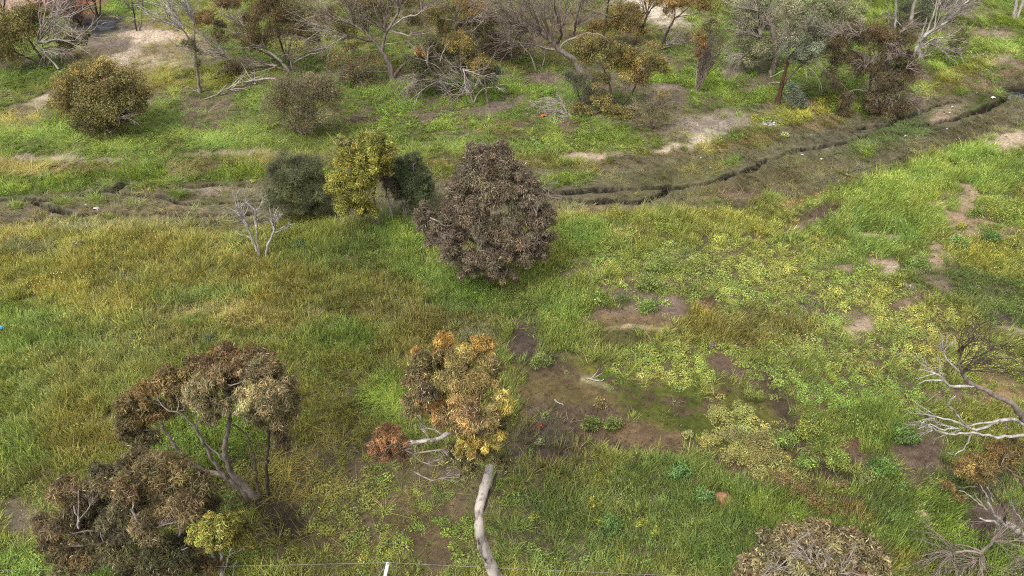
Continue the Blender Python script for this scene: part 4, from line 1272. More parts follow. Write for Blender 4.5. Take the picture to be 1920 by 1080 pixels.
T.crown([(892, 20, 26, 16, .5, (156, 118, 58)), (868, 8, 18, 12, .8, (140, 110, 58)), (812, 30, 24, 22, .2, (132, 112, 56)), (900, 66, 34, 24, .8, (100, 92, 56)), (930, 90, 28, 20, .8, (100, 78, 58)), (860, 48, 24, 16, .6, (112, 94, 62)), (835, 58, 22, 16, .5, (122, 100, 62)), (930, 40, 24, 22, 1, (112, 98, 58)), (910, 100, 26, 16, .6, (104, 88, 58)), (835, 20, 20, 16, 1.2, (118, 104, 66))],
        (118, 104, 62), 16000, 0.17, 0.28, 0.5)
T.done()
T = Tree('pale_thicket', 'tangled thicket with olive tufts above drooping pale dead branches', 'thicket', (845, 184), 'shrubs beyond the creek')
T.limb([(846, 184), (838, 168), (824, 154), (814, 146)], 2.4, 1.2, 'pale', 'stem')
T.limb([(819, 143), (824, 120), (830, 100), (843, 76)], 1.4, 0.6, 'pale')
T.limb([(826, 112), (818, 106)], 0.8, 0.4, 'pale')
T.limb([(823, 132), (836, 124)], 0.8, 0.4, 'pale')
T.fan((820, 152), 120, 130, 48, 14, 0.9, 2, 'pale', -.25)
T.fan((795, 140), 210, 90, 44, 12, 0.9, 2, 'twig', -.5)
T.fan((842, 172), 110, 120, 40, 12, 0.9, 2, 'pale', -.2)
T.crown([(862, 84, 24, 22, .6, (146, 122, 56)), (906, 124, 22, 18, -.2, (140, 116, 58)), (815, 94, 30, 26, 1, (100, 92, 58)), (782, 128, 28, 24, .3, (98, 92, 60)), (850, 126, 34, 24, .3, (98, 90, 62)), (925, 142, 16, 18, -.3, (96, 96, 76)), (790, 100, 12, 12, 0, (160, 116, 56)), (880, 106, 16, 14, 0, (128, 106, 56))],
        (110, 100, 60), 14000, 0.16, 0.3, 0.5)
T.done()
T = Tree('dead_shrub', 'bone pale dead shrub with upswept twigs on the green beside the thicket', 'dead shrub', (886, 193), 'shrubs beyond the creek')
T.limb([(886, 193), (880, 170), (872, 148), (862, 128)], 1.8, 0.9, 'pale', 'stem')
T.limb([(888, 192), (898, 172), (912, 165), (930, 162)], 1.6, 0.6, 'pale', 'stem')
T.limb([(914, 178), (910, 160), (908, 146)], 2.0, 1.4, 'grey', 'stem')
T.fan((884, 176), 100, 80, 55, 16, 0.8, 2, 'pale', -.05)
T.fan((926, 163), 30, 70, 24, 7, 0.7, 1, 'white', 0)
T.fan((868, 130), 320, 60, 40, 8, 0.8, 2, 'pale', -.1)
T.done()
T = Tree('bare_gum', 'great bare gum leaning over the green, its purple grey boughs fanned wide', 'tree', (1088, 134), 'trees beyond the creek')
T.limb([(1089, 134), (1078, 114), (1062, 102), (1048, 94), (1036, 78)], 6.2, 4.2, 'grey', 'trunk', flare=.3)
T.limb([(1036, 78), (1028, 58), (1018, 34), (1004, -8)], 3.2, 1.2, 'grey')
T.limb([(1040, 84), (1052, 70), (1048, 44), (1040, 18), (1040, -8)], 2.6, 1.0, 'dark')
T.limb([(1034, 78), (1012, 64), (988, 52), (962, 40)], 2.4, 0.9, 'grey')
T.limb([(1049, 98), (1052, 86), (1062, 76), (1085, 68), (1100, 62), (1120, 64), (1138, 72)], 2.2, 1.0, 'pale')
T.limb([(1046, 94), (1024, 91), (1008, 86), (986, 86)], 1.5, 0.6, 'pale')
T.limb([(1076, 68), (1080, 40), (1088, 10), (1094, -8)], 1.9, 0.9, 'dark')
T.limb([(1006, 128), (996, 108), (984, 92), (970, 76)], 1.6, 1.0, 'pale', 'stem')
T.limb([(1014, 126), (1020, 112), (1022, 92)], 1.0, 0.6, 'pale', 'stem')
T.fan((1034, 76), 118, 90, 78, 16, 1.1, 3, 'twig', .1, 3)
T.fan((1014, 60), 140, 70, 70, 14, 1.0, 3, 'twig', .1, 3)
T.fan((1050, 56), 88, 70, 66, 14, 1.0, 3, 'twig', .1, 3)
T.fan((1080, 50), 80, 70, 56, 12, 1.0, 2, 'twig', .1)
T.fan((978, 50), 150, 80, 60, 12, 0.9, 2, 'twig', .1)
T.fan((1004, 84), 150, 70, 60, 12, 0.9, 2, 'twig', 0)
T.fan((985, 60), 110, 70, 66, 10, 0.9, 2, 'twig', 0.1)
T.done()
T = Tree('twiggy_bush', 'brown leafless bush in the shade of the bare gum', 'bush', (955, 112), 'shrubs beyond the creek')
T.fan((955, 112), 95, 130, 46, 30, 0.8, 2, 'brown')
T.crown([(950, 90, 30, 16), (985, 84, 22, 12, .3)], (104, 82, 68), 1500, 0.14, 0.16, 0.1, boughs=False)
T.done()
GO = (142, 116, 54)
T = Tree('golden_leaf_tree', 'tree with dark fork and golden orange tufts behind the olive gold tree', 'tree', (1188, 88), 'trees beyond the creek')
T.limb([(1188, 88), (1194, 70), (1204, 48), (1212, 32)], 3.0, 1.8, 'dark', 'trunk')
T.limb([(1212, 32), (1212, 14), (1208, -8)], 1.4, 0.8, 'dark')
T.limb([(1212, 32), (1222, 16), (1234, 6)], 1.2, 0.7, 'dark')
T.limb([(1132, 42), (1138, 22), (1142, -8)], 2.2, 1.6, 'dark', 'stem')
T.fan((1212, 28), 95, 90, 36, 10, 0.7, 2, 'twig')
T.crown([(1160, 28, 17, 18, .6), (1175, 52, 22, 18, .2), (1196, 44, 18, 22, .4), (1114, 54, 20, 14, .2), (1140, 52, 20, 12, .4), (1188, 20, 16, 12, .6), (1205, 62, 12, 14, .2, (132, 104, 52)), (1150, 40, 16, 14, .3)], GO, 6500, 0.17, 0.32, 0.5)
T.done()
T = Tree('forked_tree', 'dark forked tree leaning over a low level bough, gold leaf tufts above', 'tree', (1236, 95), 'trees beyond the creek')
T.limb([(1236, 95), (1243, 78), (1252, 58), (1262, 40)], 3.2, 2.0, 'dark', 'trunk')
T.limb([(1262, 40), (1266, 24), (1264, 10)], 1.5, 0.8, 'dark')
T.limb([(1262, 38), (1274, 28), (1288, 16), (1294, 10)], 1.5, 0.7, 'dark')
T.limb([(1264, 34), (1280, 30), (1298, 28)], 1.0, 0.5, 'dark')
T.limb([(1238, 93), (1248, 88), (1262, 86), (1286, 84)], 1.2, 0.6, 'grey')
T.fan((1250, 84), 70, 100, 34, 12, 0.6, 2, 'pale')
T.crown([(1236, 4, 26, 12, .5), (1272, 6, 28, 12, .7), (1304, 2, 26, 14, .8, (150, 120, 54)), (1256, 22, 11, 12, .2), (1318, 12, 10, 12, .8, (130, 96, 48)), (1345, 10, 26, 14, 1.2, (140, 138, 60))], (152, 116, 50), 4600, 0.17, 0.32, 0.5)
T.done()
T = Tree('olive_gold_tree', 'low spreading tree with rounded olive gold tufts and a dark bough reaching west', 'tree', (1155, 206), 'trees beyond the creek')
T.limb([(1155, 206), (1150, 188), (1146, 172), (1140, 150), (1130, 125)], 2.8, 1.2, 'dark', 'trunk')
T.limb([(1157, 203), (1170, 192), (1182, 180), (1190, 164), (1200, 140)], 2.4, 1.0, 'dark')
T.limb([(1153, 204, -.1), (1138, 202, -.3), (1124, 208, -.6), (1112, 216, -.8), (1094, 228, -1), (1078, 232, -1), (1064, 222, -1)], 2.6, 1.2, 'dark')
T.limb([(1158, 204), (1176, 204), (1196, 200), (1206, 196)], 1.2, 0.5, 'grey')
T.limb([(1160, 206, -.3), (1172, 216, -.6), (1190, 222, -.8), (1205, 216, -.8)], 1.4, 0.6, 'grey')
T.fan((1072, 230, -1), 175, 120, 44, 14, 0.9, 2, 'pale', -.45)
T.fan((1066, 222, -1), 140, 90, 40, 10, 0.8, 2, 'pale', -.6)
T.fan((1055, 190, 0), 150, 70, 44, 6, 0.7, 2, 'pale', -.5)
T.crown([(1108, 88, 27, 18, .3), (1130, 98, 22, 20), (1098, 108, 18, 16), (1150, 122, 20, 16, .2), (1180, 126, 20, 28, .2, (148, 118, 52)), (1214, 108, 27, 26, .3), (1235, 128, 16, 18, 0), (1195, 150, 20, 18, 0, (150, 118, 70)),
         (1088, 206, 18, 12, -.6), (1130, 188, 22, 13, -.2), (1145, 226, 20, 16, -1), (1186, 234, 17, 16, -1), (1174, 246, 14, 10, -1.2), (1128, 152, 16, 14, 0, (132, 112, 60)), (1165, 95, 18, 14, .5)], (138, 120, 62), 17000, 0.145, 0.36, 0.45, clump=.34, jit=.22)
T.done()
T = Tree('grey_green_shrub', 'dull grey green shrub tucked behind the olive gold tree', 'shrub', (1092, 200), 'shrubs beyond the creek')
T.limb([(1092, 200), (1085, 180), (1080, 160)], 1.6, 0.8, 'dark', 'stem')
T.crown([(1085, 160, 28, 22, .3), (1070, 145, 16, 14, .3), (1105, 176, 16, 16, .2)], (96, 92, 74), 3400, 0.13, 0.26, 0.3)
T.done()
T = Tree('wispy_shrub', 'wispy olive grey shrub with thin drooping stems east of the olive gold tree', 'shrub', (1222, 244), 'shrubs beyond the creek')
T.limb([(1222, 244), (1218, 226), (1212, 206)], 1.2, 0.6, 'grey', 'stem')
T.fan((1220, 236), 90, 120, 48, 16, 0.7, 2, 'twig', -.1)
T.crown([(1212, 206, 26, 16), (1238, 200, 24, 20, .3), (1232, 222, 20, 14, -.2), (1245, 180, 14, 10, .3, (140, 118, 62))], (120, 110, 74), 3000, 0.13, 0.2, 0.4)
T.done()
T = Tree('broom_shrub', 'tall narrow grey broom of straight twigs with an orange tuft on its west side', 'shrub', (1307, 175), 'shrubs beyond the creek')
T.limb([(1304, 175), (1305, 150), (1308, 120), (1316, 80)], 1.1, 0.5, 'pale', 'stem')
T.limb([(1309, 175), (1313, 150), (1320, 120), (1328, 85)], 1.1, 0.5, 'pale', 'stem')
T.fan((1305, 172), 86, 16, 84, 16, 0.7, 1, 'twig', 0, 6, .08, .1)
T.fan((1309, 172), 78, 16, 86, 16, 0.7, 1, 'twig', 0, 6, .08, .1)
T.fan((1312, 150), 82, 22, 70, 16, 0.6, 1, 'twig', 0, 6, .1, .1)
T.crown([(1310, 72, 14, 12, .2, (158, 118, 46)), (1316, 86, 9, 14, .1, (152, 108, 44)), (1308, 106, 7, 8, 0, (150, 106, 44)), (1326, 54, 18, 16, .3, (122, 116, 66)), (1335, 42, 12, 10, .3, (128, 124, 70))], (140, 112, 50), 2600, 0.15, 0.28, 0.4, boughs=False)
T.done()
GG = (142, 136, 108)
T = Tree('grey_trunk_tree', 'stout grey trunked tree rising behind the red barked gum', 'tree', (1447, 139), 'trees beyond the creek')
T.limb([(1447, 139), (1452, 118), (1455, 95), (1448, 60), (1436, 30)], 5.5, 2.4, 'grey', 'trunk', flare=.5)
T.limb([(1454, 92), (1466, 70), (1480, 45)], 2.0, 1.0, 'grey')
T.fan((1425, 70), 130, 110, 46, 16, 0.7, 2, 'pale')
T.fan((1405, 100), 190, 90, 34, 14, 0.6, 2, 'pale', -.1)
T.fan((1420, 20), 130, 90, 46, 12, 0.6, 2, 'pale')
T.crown([(1402, 58, 22, 22, .8), (1425, 88, 26, 20, .2), (1408, 108, 18, 16, 0), (1440, 48, 26, 26, 1.2), (1445, 112, 14, 14, .2), (1422, 30, 22, 18, 1.2, (122, 118, 84)), (1388, 84, 18, 20, .4), (1395, 32, 20, 18, 1), (1470, 76, 24, 18, .8), (1412, 6, 26, 14, 1.5), (1460, 8, 26, 15, 1.5)], GG, 20000, 0.16, 0.26, 0.55, jit=.2)
T.done()
T = Tree('red_barked_gum', 'gum tree with a red brown peeling trunk and silvery grey green crown', 'tree', (1458, 197), 'trees beyond the creek')
T.limb([(1457, 197), (1462, 178), (1466, 155), (1474, 128), (1478, 108)], 4.6, 2.2, 'red', 'trunk', flare=.5, sides=9)
T.limb([(1478, 108), (1476, 84), (1474, 60), (1474, 40)], 2.4, 1.2, 'grey')
T.limb([(1466, 158), (1480, 143), (1494, 130), (1512, 116)], 2.8, 1.4, 'brown')
T.limb([(1470, 132), (1458, 138), (1442, 145)], 1.0, 0.4, 'pale')
T.limb([(1462, 155), (1450, 154), (1440, 157)], 0.8, 0.3, 'pale')
T.limb([(1476, 112), (1488, 98), (1500, 84)], 1.6, 0.8, 'dark')
T.fan((1478, 90), 80, 120, 50, 14, 0.7, 2, 'twig')
T.fan((1500, 118), 20, 70, 40, 12, 0.6, 2, 'pale', -.1)
T.crown([(1482, 28, 26, 24, 1, (146, 138, 108)), (1510, 58, 28, 26, 0, (142, 138, 114)), (1522, 96, 24, 16, -.2, (136, 136, 118)), (1546, 34, 28, 26, 1, (134, 134, 92)), (1492, 86, 22, 20, -.4, (124, 124, 104)), (1580, 38, 22, 18, 1.3, (138, 140, 92)), (1530, 4, 30, 15, 1.8, (132, 132, 88)), (1600, 20, 20, 20, 2, (146, 146, 94)), (1498, 112, 16, 12, -.2, (126, 128, 112)), (1540, 74, 18, 14, .2), (1562, 62, 22, 20, .5), (1590, 48, 22, 18, 1), (1520, 30, 26, 20, 1), (1560, 12, 24, 16, 1.6)],
        GG, 28000, 0.16, 0.28, 0.55, jit=.2)
T.done()
T = Tree('silver_shrub', 'small silvery grey shrub at the foot of the red barked gum', 'shrub', (1494, 205), 'shrubs beyond the creek')
T.limb([(1494, 205), (1492, 190), (1488, 172)], 1.0, 0.5, 'grey', 'stem')
T.crown([(1484, 168, 12, 12), (1492, 184, 15, 14, -.2), (1500, 196, 12, 9, -.2)], (122, 128, 114), 1900, 0.12, 0.3, 0.2)
T.done()
BR = (104, 84, 60)
T = Tree('drooping_tree', 'dark brown weeping tree with hanging foliage and grey dead sprays at the creek edge', 'tree', (1622, 206), 'trees beyond the creek')
T.limb([(1622, 206), (1630, 170), (1634, 130), (1630, 90)], 3.6, 1.8, 'dark', 'trunk')
T.limb([(1634, 140), (1665, 115), (1690, 92)], 2.0, 1.0, 'dark')
T.limb([(1632, 125), (1605, 100), (1580, 88)], 1.8, 0.9, 'dark')
T.limb([(1628, 175), (1610, 168), (1592, 172), (1582, 186)], 1.4, 0.7, 'pale')
T.limb([(1646, 160, -.8), (1648, 140, -.8), (1650, 124, -.8)], 1.0, 0.5, 'pale')
for sx, sy, an in ((1620, 128, 95), (1648, 158, 90), (1690, 100, 150), (1700, 128, 20), (1640, 185, 80), (1580, 62, 150), (1668, 190, 100), (1664, 112, 60), (1610, 68, 110), (1690, 62, 60), (1700, 192, 40)):
    T.fan((sx, sy, -.7), an, 90, 24, 10, 0.8, 2, 'twig', -.35)
T.crown([(1600, 68, 32, 20, .5), (1640, 74, 34, 22, .5, (112, 88, 58)), (1570, 98, 20, 20), (1560, 140, 12, 32, -.2, (92, 80, 56)), (1660, 104, 26, 20), (1690, 74, 24, 22, .3), (1600, 116, 24, 18), (1636, 140, 28, 22, -.5), (1690, 142, 26, 20), (1711, 132, 14, 11, -.2),
         (1672, 172, 24, 16, -.5), (1588, 192, 15, 16, -.8), (1664, 206, 34, 16, -1), (1640, 196, 18, 18, -1), (1700, 110, 14, 14, 0), (1580, 214, 12, 8, -.8), (1690, 205, 16, 12, -1)], BR, 30000, 0.21, 0.15, 0.75, clump=.34, jit=.24)
T.done()
T = Tree('white_gum', 'white barked gum with several trunks and bare white boughs sweeping east', 'tree', (1716, 113), 'trees beyond the creek')
T.limb([(1728, 112), (1722, 92), (1726, 76), (1740, 62), (1762, 48), (1778, 38), (1800, 14), (1828, -10)], 4.4, 1.4, 'white', 'trunk', flare=.3)
T.limb([(1713, 112), (1716, 96), (1722, 80), (1722, 62)], 2.8, 1.8, 'peel', 'stem')
T.limb([(1710, 110), (1708, 98), (1704, 88)], 2.4, 1.4, 'pale', 'stem')
T.limb([(1726, 76), (1732, 52), (1738, 34)], 1.8, 0.9, 'white')
T.limb([(1730, 74), (1742, 50), (1752, 22), (1758, -8)], 2.0, 1.0, 'white')
T.limb([(1738, 66), (1758, 58), (1772, 48)], 1.6, 0.8, 'white')
T.limb([(1732, 84), (1752, 72), (1770, 70), (1792, 66)], 1.6, 0.7, 'pale')
T.limb([(1780, 70), (1796, 58), (1814, 40)], 1.0, 0.4, 'pale')
T.limb([(1774, 40), (1788, 16), (1800, -8)], 1.6, 0.8, 'white')
T.fan((1766, 46), 50, 50, 46, 12, 0.8, 2, 'pale', 0, 3, .3)
T.fan((1750, 56), 62, 50, 52, 12, 0.8, 2, 'pale', 0, 3, .3)
T.fan((1740, 82), 10, 50, 40, 10, 0.7, 2, 'pale', -.1)
T.fan((1725, 90), 60, 120, 26, 12, 0.7, 2, 'pale', -.1)
T.fan((1800, 18), 40, 50, 40, 8, 0.7, 2, 'pale')
T.fan((1728, 108), 90, 100, 20, 10, 0.7, 1, 'pale', 0)
T.done()
T = Tree('dark_leaved_gum', 'pale trunked gum with dense dark grey green foliage behind the white gum', 'tree', (1700, 58), 'trees beyond the creek')
T.limb([(1706, 54), (1710, 28), (1714, 8), (1722, -12)], 4.0, 2.8, 'pale', 'trunk')
T.limb([(1680, 52), (1679, 20), (1680, -12)], 2.4, 1.8, 'white', 'stem')
T.limb([(1682, 40), (1690, 50), (1698, 54)], 1.0, 0.6, 'white')
T.crown([(1700, 14, 22, 22, 1.2), (1740, 14, 28, 24, 1.2), (1772, 6, 22, 18, 1.6, (110, 106, 94)), (1690, 44, 12, 14, .6), (1722, 40, 16, 16, .8), (1800, 2, 16, 10, 1.8, (120, 116, 100))], (84, 86, 68), 9000, 0.16, 0.26, 0.5)  # leaf colour itself is dark grey green, with paler grey lobes to the east
T.done()
T = Tree('pale_sapling', 'single slim pale sapling on the bright green before the dark leaved gum', 'sapling', (1667, 44), 'trees beyond the creek')
T.limb([(1667, 44), (1666, 18), (1660, 5), (1659, -12)], 1.3, 0.9, 'pale', 'stem')
T.limb([(1664, 22), (1655, 20), (1646, 16)], 0.7, 0.3, 'pale')
T.done()
T = Tree('dark_sapling', 'straight dark sapling by itself on the bright green near the grey green crown', 'sapling', (1632, 20), 'trees beyond the creek')
T.limb([(1632, 22), (1633, 8), (1634, -12)], 1.5, 1.2, 'grey', 'stem')
T.done()
T = Tree('olive_shrub', 'loose olive shrub above a snapped white branch at the edge of the yellow grass', 'shrub', (1790, 110), 'shrubs beyond the creek')
T.limb([(1789, 110), (1791, 98), (1796, 86)], 1.1, 0.6, 'dark', 'stem')
T.fan((1790, 104), 80, 80, 30, 8, 0.5, 2, 'brown')
T.crown([(1798, 78, 19, 16), (1784, 88, 14, 10), (1806, 62, 12, 10, .3)], (112, 108, 56), 1700, 0.15, 0.22, 0.3)
T.done()
T = Tree('pink_barked_tree', 'pair of pinkish grey trunks at the edge of the green slope', 'tree', (1903, 36), 'trees beyond the creek')
T.limb([(1901, 36), (1904, 14), (1906, -12)], 3.4, 2.6, 'peel', 'trunk')
T.limb([(1907, 36), (1913, 16), (1922, -12)], 3.0, 2.2, 'peel', 'stem')
T.limb([(1914, 48, -.5), (1919, 38, -.5), (1930, 24, -.5)], 3.2, 2.6, 'peel', 'stem')
T.done()
T = Tree('round_bush', 'broad round olive gold bush standing alone by the sandy path', 'bush', (205, 252), 'shrubs beyond the creek')
T.limb([(205, 252), (208, 228), (198, 200), (185, 160)], 3.0, 1.4, 'grey', 'trunk')
T.limb([(210, 250), (222, 222), (235, 190)], 2.2, 1.0, 'grey', 'stem')
T.limb([(206, 240), (176, 215), (150, 190)], 2.0, 1.0, 'dark', 'stem')
T.fan((216, 224, -1), 60, 120, 30, 8, 0.7, 2, 'pale', 0)
T.crown([(178, 152, 54, 34, .6), (128, 172, 30, 30, 0, (146, 120, 58)), (238, 168, 38, 34, .3, (122, 106, 58)), (150, 202, 36, 30, -.6), (200, 196, 50, 34, -.8), (196, 234, 32, 22, -.5, (118, 104, 66)), (248, 200, 22, 24, 0, (116, 102, 58)), (182, 130, 44, 14, .4, (150, 124, 62)), (215, 145, 34, 20, 0), (160, 232, 26, 16, -.3, (116, 102, 62)), (225, 225, 28, 20, -.4, (118, 104, 62)), (120, 200, 22, 20, 0), (262, 180, 18, 20, .1), (180, 180, 50, 30, -.6)], (134, 116, 62), 24000, 0.15, 0.42, 0.3, jit=.22)
T.done()
# ---- along the near edge of the creek
T = Tree('casuarina', 'dusky olive she oak with fine needle foliage, left of the yellow wattle', 'tree', (566, 405), 'trees beside the creek')
T.limb([(567, 405), (566, 385), (562, 350), (556, 310)], 4.0, 1.6, 'grey', 'trunk')
T.crown([(550, 308, 34, 26, .5), (526, 334, 28, 28), (586, 328, 30, 32, .5), (546, 354, 40, 32, -.4), (577, 374, 36, 26, -.4), (520, 376, 20, 20, -.2), (606, 360, 16, 30, .2), (545, 385, 34, 16, -.5), (600, 392, 22, 12, -.2)], (98, 98, 64), 30000, 0.26, 0.07, 0.25, clump=.36, jit=.2)
T.done()
T = Tree('yellow_wattle', 'bright yellow green wattle with a forked dark foot, tallest of the creek edge row', 'tree', (711, 427), 'trees beside the creek')
T.limb([(712, 427), (706, 405), (703, 385), (700, 360)], 3.4, 2.0, 'grey', 'trunk')
T.limb([(709, 426), (698, 404), (688, 384)], 2.6, 1.6, 'grey', 'stem')
T.limb([(701, 370), (705, 330), (708, 290)], 2.0, 1.0, 'dark')
T.limb([(690, 386), (672, 360), (662, 330)], 1.8, 0.9, 'dark')
T.crown([(698, 268, 32, 20, .5, (150, 142, 50)), (724, 296, 20, 24, .5, (150, 136, 48)), (660, 302, 28, 26, 0), (690, 310, 28, 26, -.3), (644, 345, 30, 26, -.5), (686, 350, 30, 28, -.7), (664, 384, 34, 20, -.7), (690, 396, 20, 12, -.5), (648, 270, 20, 12, .3, (150, 138, 74)), (620, 352, 14, 10, -.4), (718, 320, 16, 20, .2, (150, 130, 56))], (150, 142, 40), 17000, 0.15, 0.30, 0.2, clump=.32, jit=.22)
T.done()
T = Tree('mauve_brown_tree', 'thin tree with a white leaning stem and dull brown tuft behind the yellow wattle', 'tree', (737, 414), 'trees beside the creek')
T.limb([(737, 414), (732, 390), (725, 368), (724, 350)], 2.6, 1.6, 'white', 'trunk')
T.crown([(730, 345, 16, 20, .2), (722, 330, 12, 14, .3), (738, 358, 12, 12, 0)], (112, 94, 82), 2600, 0.14, 0.2, 0.4)
T.done()
T = Tree('dark_olive_tree', 'narrow dark olive tree with two white stems between the wattle and the big brown tree', 'tree', (760, 411), 'trees beside the creek')
T.limb([(760, 411), (757, 392), (753, 372)], 1.7, 1.1, 'white', 'stem')
T.limb([(762, 411), (761, 392), (762, 372)], 1.7, 1.1, 'white', 'stem')
T.limb([(762, 376), (772, 345), (775, 315)], 1.3, 0.7, 'grey')
T.crown([(770, 312, 17, 20, .5), (785, 330, 20, 22, .4), (772, 354, 26, 26, 0), (790, 370, 18, 20, 0), (750, 332, 12, 20, .3), (752, 368, 14, 20, .2), (782, 388, 18, 12, 0), (795, 345, 16, 24, .2), (765, 335, 20, 22, .3), (745, 312, 16, 18, .8), (738, 335, 14, 20, .6), (776, 300, 14, 14, .5), (805, 365, 14, 18, .2)], (90, 96, 62), 24000, 0.2, 0.10, 0.1, jit=.22)
T.done()
BB = (116, 97, 81)
T = Tree('big_brown_tree', 'huge dense brown leaved tree, widest crown at the creek edge', 'tree', (918, 530), 'trees beside the creek')
T.limb([(918, 530), (916, 480), (912, 420), (915, 350)], 9, 4, 'brown', 'trunk', sides=9)
T.limb([(914, 470), (870, 440), (830, 420)], 4, 2, 'grey')
T.limb([(916, 480), (965, 450), (1005, 425)], 4, 2, 'grey')
T.limb([(806, 408, -.8), (822, 416, -.8), (838, 424, -.6)], 1.5, 0.8, 'pale')
T.limb([(1048, 390, .5), (1051, 372, .5)], 1.2, 0.8, 'grey')
for sx, sy, an, dd in ((840, 462, 100, -1.2), (896, 470, 60, -1.6), (985, 465, 60, -1.3), (1005, 405, 100, -.8), (1000, 480, 150, -1.2), (1012, 350, 320, 0)):
    T.fan((sx, sy, dd), an, 120, 28, 5, 0.55, 2, 'twig', 0)
T.crown([(905, 290, 34, 22, 1), (930, 312, 40, 28, .8), (890, 330, 38, 30, .5), (966, 335, 32, 28, .5), (862, 362, 28, 26, .3), (918, 372, 48, 36, -.2), (976, 384, 28, 32, 0), (798, 402, 18, 20, 0), (826, 428, 28, 22, -.3), (850, 456, 34, 28, -.5), (896, 430, 38, 34, -.7), (950, 438, 34, 34, -.8),
         (1006, 420, 28, 28, -.3), (1018, 452, 20, 28, -.3), (930, 488, 46, 28, -1.2), (890, 490, 28, 20, -.9), (985, 476, 28, 24, -.8), (940, 516, 24, 15, -1.2), (1000, 350, 18, 18, .3), (842, 395, 20, 20, 0), (1024, 410, 18, 26, 0), (1000, 385, 22, 22, 0), (880, 505, 26, 16, -.8), (850, 480, 24, 18, -.4), (788, 418, 12, 16, 0), (870, 400, 30, 26, -.2), (895, 310, 26, 20, .8), (940, 284, 22, 16, 1), (1010, 480, 20, 18, -.6), (815, 450, 18, 16, -.2)], BB, 56000, 0.18, 0.24, 0.6, clump=.33, jit=.2, pale=.06, pale_col=(156, 136, 116), rough=.5, squash=.9)
T.done()
T = Tree('white_sapling', 'dead white sapling of two forked stems in the meadow below the casuarina', 'dead tree', (492, 484))
T.limb([(489, 483), (482, 466), (474, 450), (468, 436), (462, 418)], 3.0, 1.6, 'white', 'stem')
T.limb([(487, 478), (483, 458), (480, 440), (480, 420)], 2.0, 1.0, 'white', 'stem')
T.limb([(498, 482), (502, 462), (508, 446), (516, 430)], 2.8, 1.6, 'white', 'stem')
T.limb([(472, 448), (460, 442), (448, 438), (436, 428)], 1.2, 0.5, 'white')
T.limb([(510, 440), (525, 432), (542, 424)], 1.3, 0.6, 'white')
T.fan((465, 424), 104, 20, 38, 7, 1.2, 2, 'white', 0, 3, .25)
T.fan((480, 425), 88, 20, 38, 6, 1.1, 2, 'white', 0, 3, .25)
T.fan((515, 430), 72, 34, 32, 7, 1.2, 2, 'white', 0, 3, .25)
T.fan((528, 430), 20, 60, 20, 4, 1.0, 1, 'white', 0)
T.done()
# ---- the near trees
T = Tree('spreading_gum', 'gum of five splayed grey stems from one root, crown of rust and olive tufts', 'tree', (485, 932), 'trees on the near side')
T.limb([(482, 932), (462, 915), (445, 900), (428, 872), (421, 840), (426, 808), (431, 780), (430, 745)], 6.6, 2.6, 'grey', 'trunk', sides=9, flare=.15)
T.limb([(466, 930), (446, 912), (428, 898), (410, 888), (380, 882), (352, 862), (325, 830), (305, 800)], 5.6, 2.2, 'grey', 'stem', sides=8)
T.limb([(428, 898), (412, 880), (394, 854), (378, 826), (358, 792), (332, 772)], 4.0, 1.8, 'grey')
T.limb([(424, 866), (408, 850), (392, 838), (384, 826)], 1.8, 1.0, 'pale')
T.limb([(486, 926), (482, 900), (478, 872), (470, 838), (460, 815), (435, 796)], 3.2, 1.4, 'brown', 'stem')
T.limb([(499, 924), (500, 895), (501, 860), (503, 830), (506, 795)], 3.4, 2.0, 'dark', 'stem')
T.limb([(372, 876), (350, 862), (330, 852), (318, 840)], 1.2, 0.5, 'pale')
T.limb([(338, 842), (322, 838), (302, 836)], 1.2, 0.4, 'pale')
T.limb([(430, 780), (440, 765), (452, 750)], 1.6, 0.8, 'grey')
T.limb([(429, 760), (424, 738), (420, 720)], 1.4, 0.7, 'pale')
T.limb([(372, 816), (368, 795), (366, 775)], 1.4, 0.7, 'grey')
T.crown([(430, 676, 46, 22, 1.2, (126, 92, 56)), (478, 672, 34, 18, 1.2, (118, 90, 56)), (372, 690, 28, 18, 1, (118, 90, 56)), (326, 712, 36, 22, .6, (124, 98, 54)), (288, 736, 32, 24, .3, (132, 102, 54)), (250, 776, 30, 28, 0, (128, 102, 58)), (262, 812, 34, 24, 0, (102, 90, 58)), (300, 778, 22, 22, .2, (128, 100, 54)),
         (374, 736, 30, 26, -.5, (148, 126, 88)), (402, 764, 26, 18, -.6, (140, 120, 86)), (412, 708, 26, 20, .2, (138, 112, 76)), (482, 700, 34, 22, .3, (136, 116, 80)), (520, 722, 28, 24, .3, (136, 116, 80)), (464, 752, 28, 24, -.6, (154, 134, 94)), (512, 752, 32, 30, -.7, (152, 130, 90)), (536, 782, 22, 24, -.3, (130, 110, 76)), (525, 812, 16, 22, 0, (110, 90, 64)), (442, 716, 26, 18, .5, (116, 92, 58)), (400, 700, 26, 18, .7, (122, 96, 60)), (455, 690, 30, 18, .8, (122, 94, 58)), (350, 730, 26, 20, .5, (118, 98, 56)), (335, 760, 24, 18, .4, (116, 96, 56)), (500, 785, 22, 18, 0, (120, 104, 70)), (440, 745, 22, 16, .2, (124, 104, 70)), (235, 800, 16, 20, 0, (112, 96, 58)), (545, 750, 16, 22, 0, (130, 112, 76)), (505, 690, 28, 16, .6, (128, 104, 66)), (275, 826, 24, 16, 0, (108, 96, 62)), (395, 786, 20, 12, -.3, (128, 112, 78)), (480, 776, 24, 14, -.5, (138, 120, 84)), (530, 832, 14, 16, 0, (112, 94, 66)), (250, 750, 22, 18, .2, (126, 102, 58))],
        (130, 104, 66), 40000, 0.15, 0.24, 0.7, clump=.35, jit=.2, pale=.06, pale_col=(176, 154, 116))
T.done()
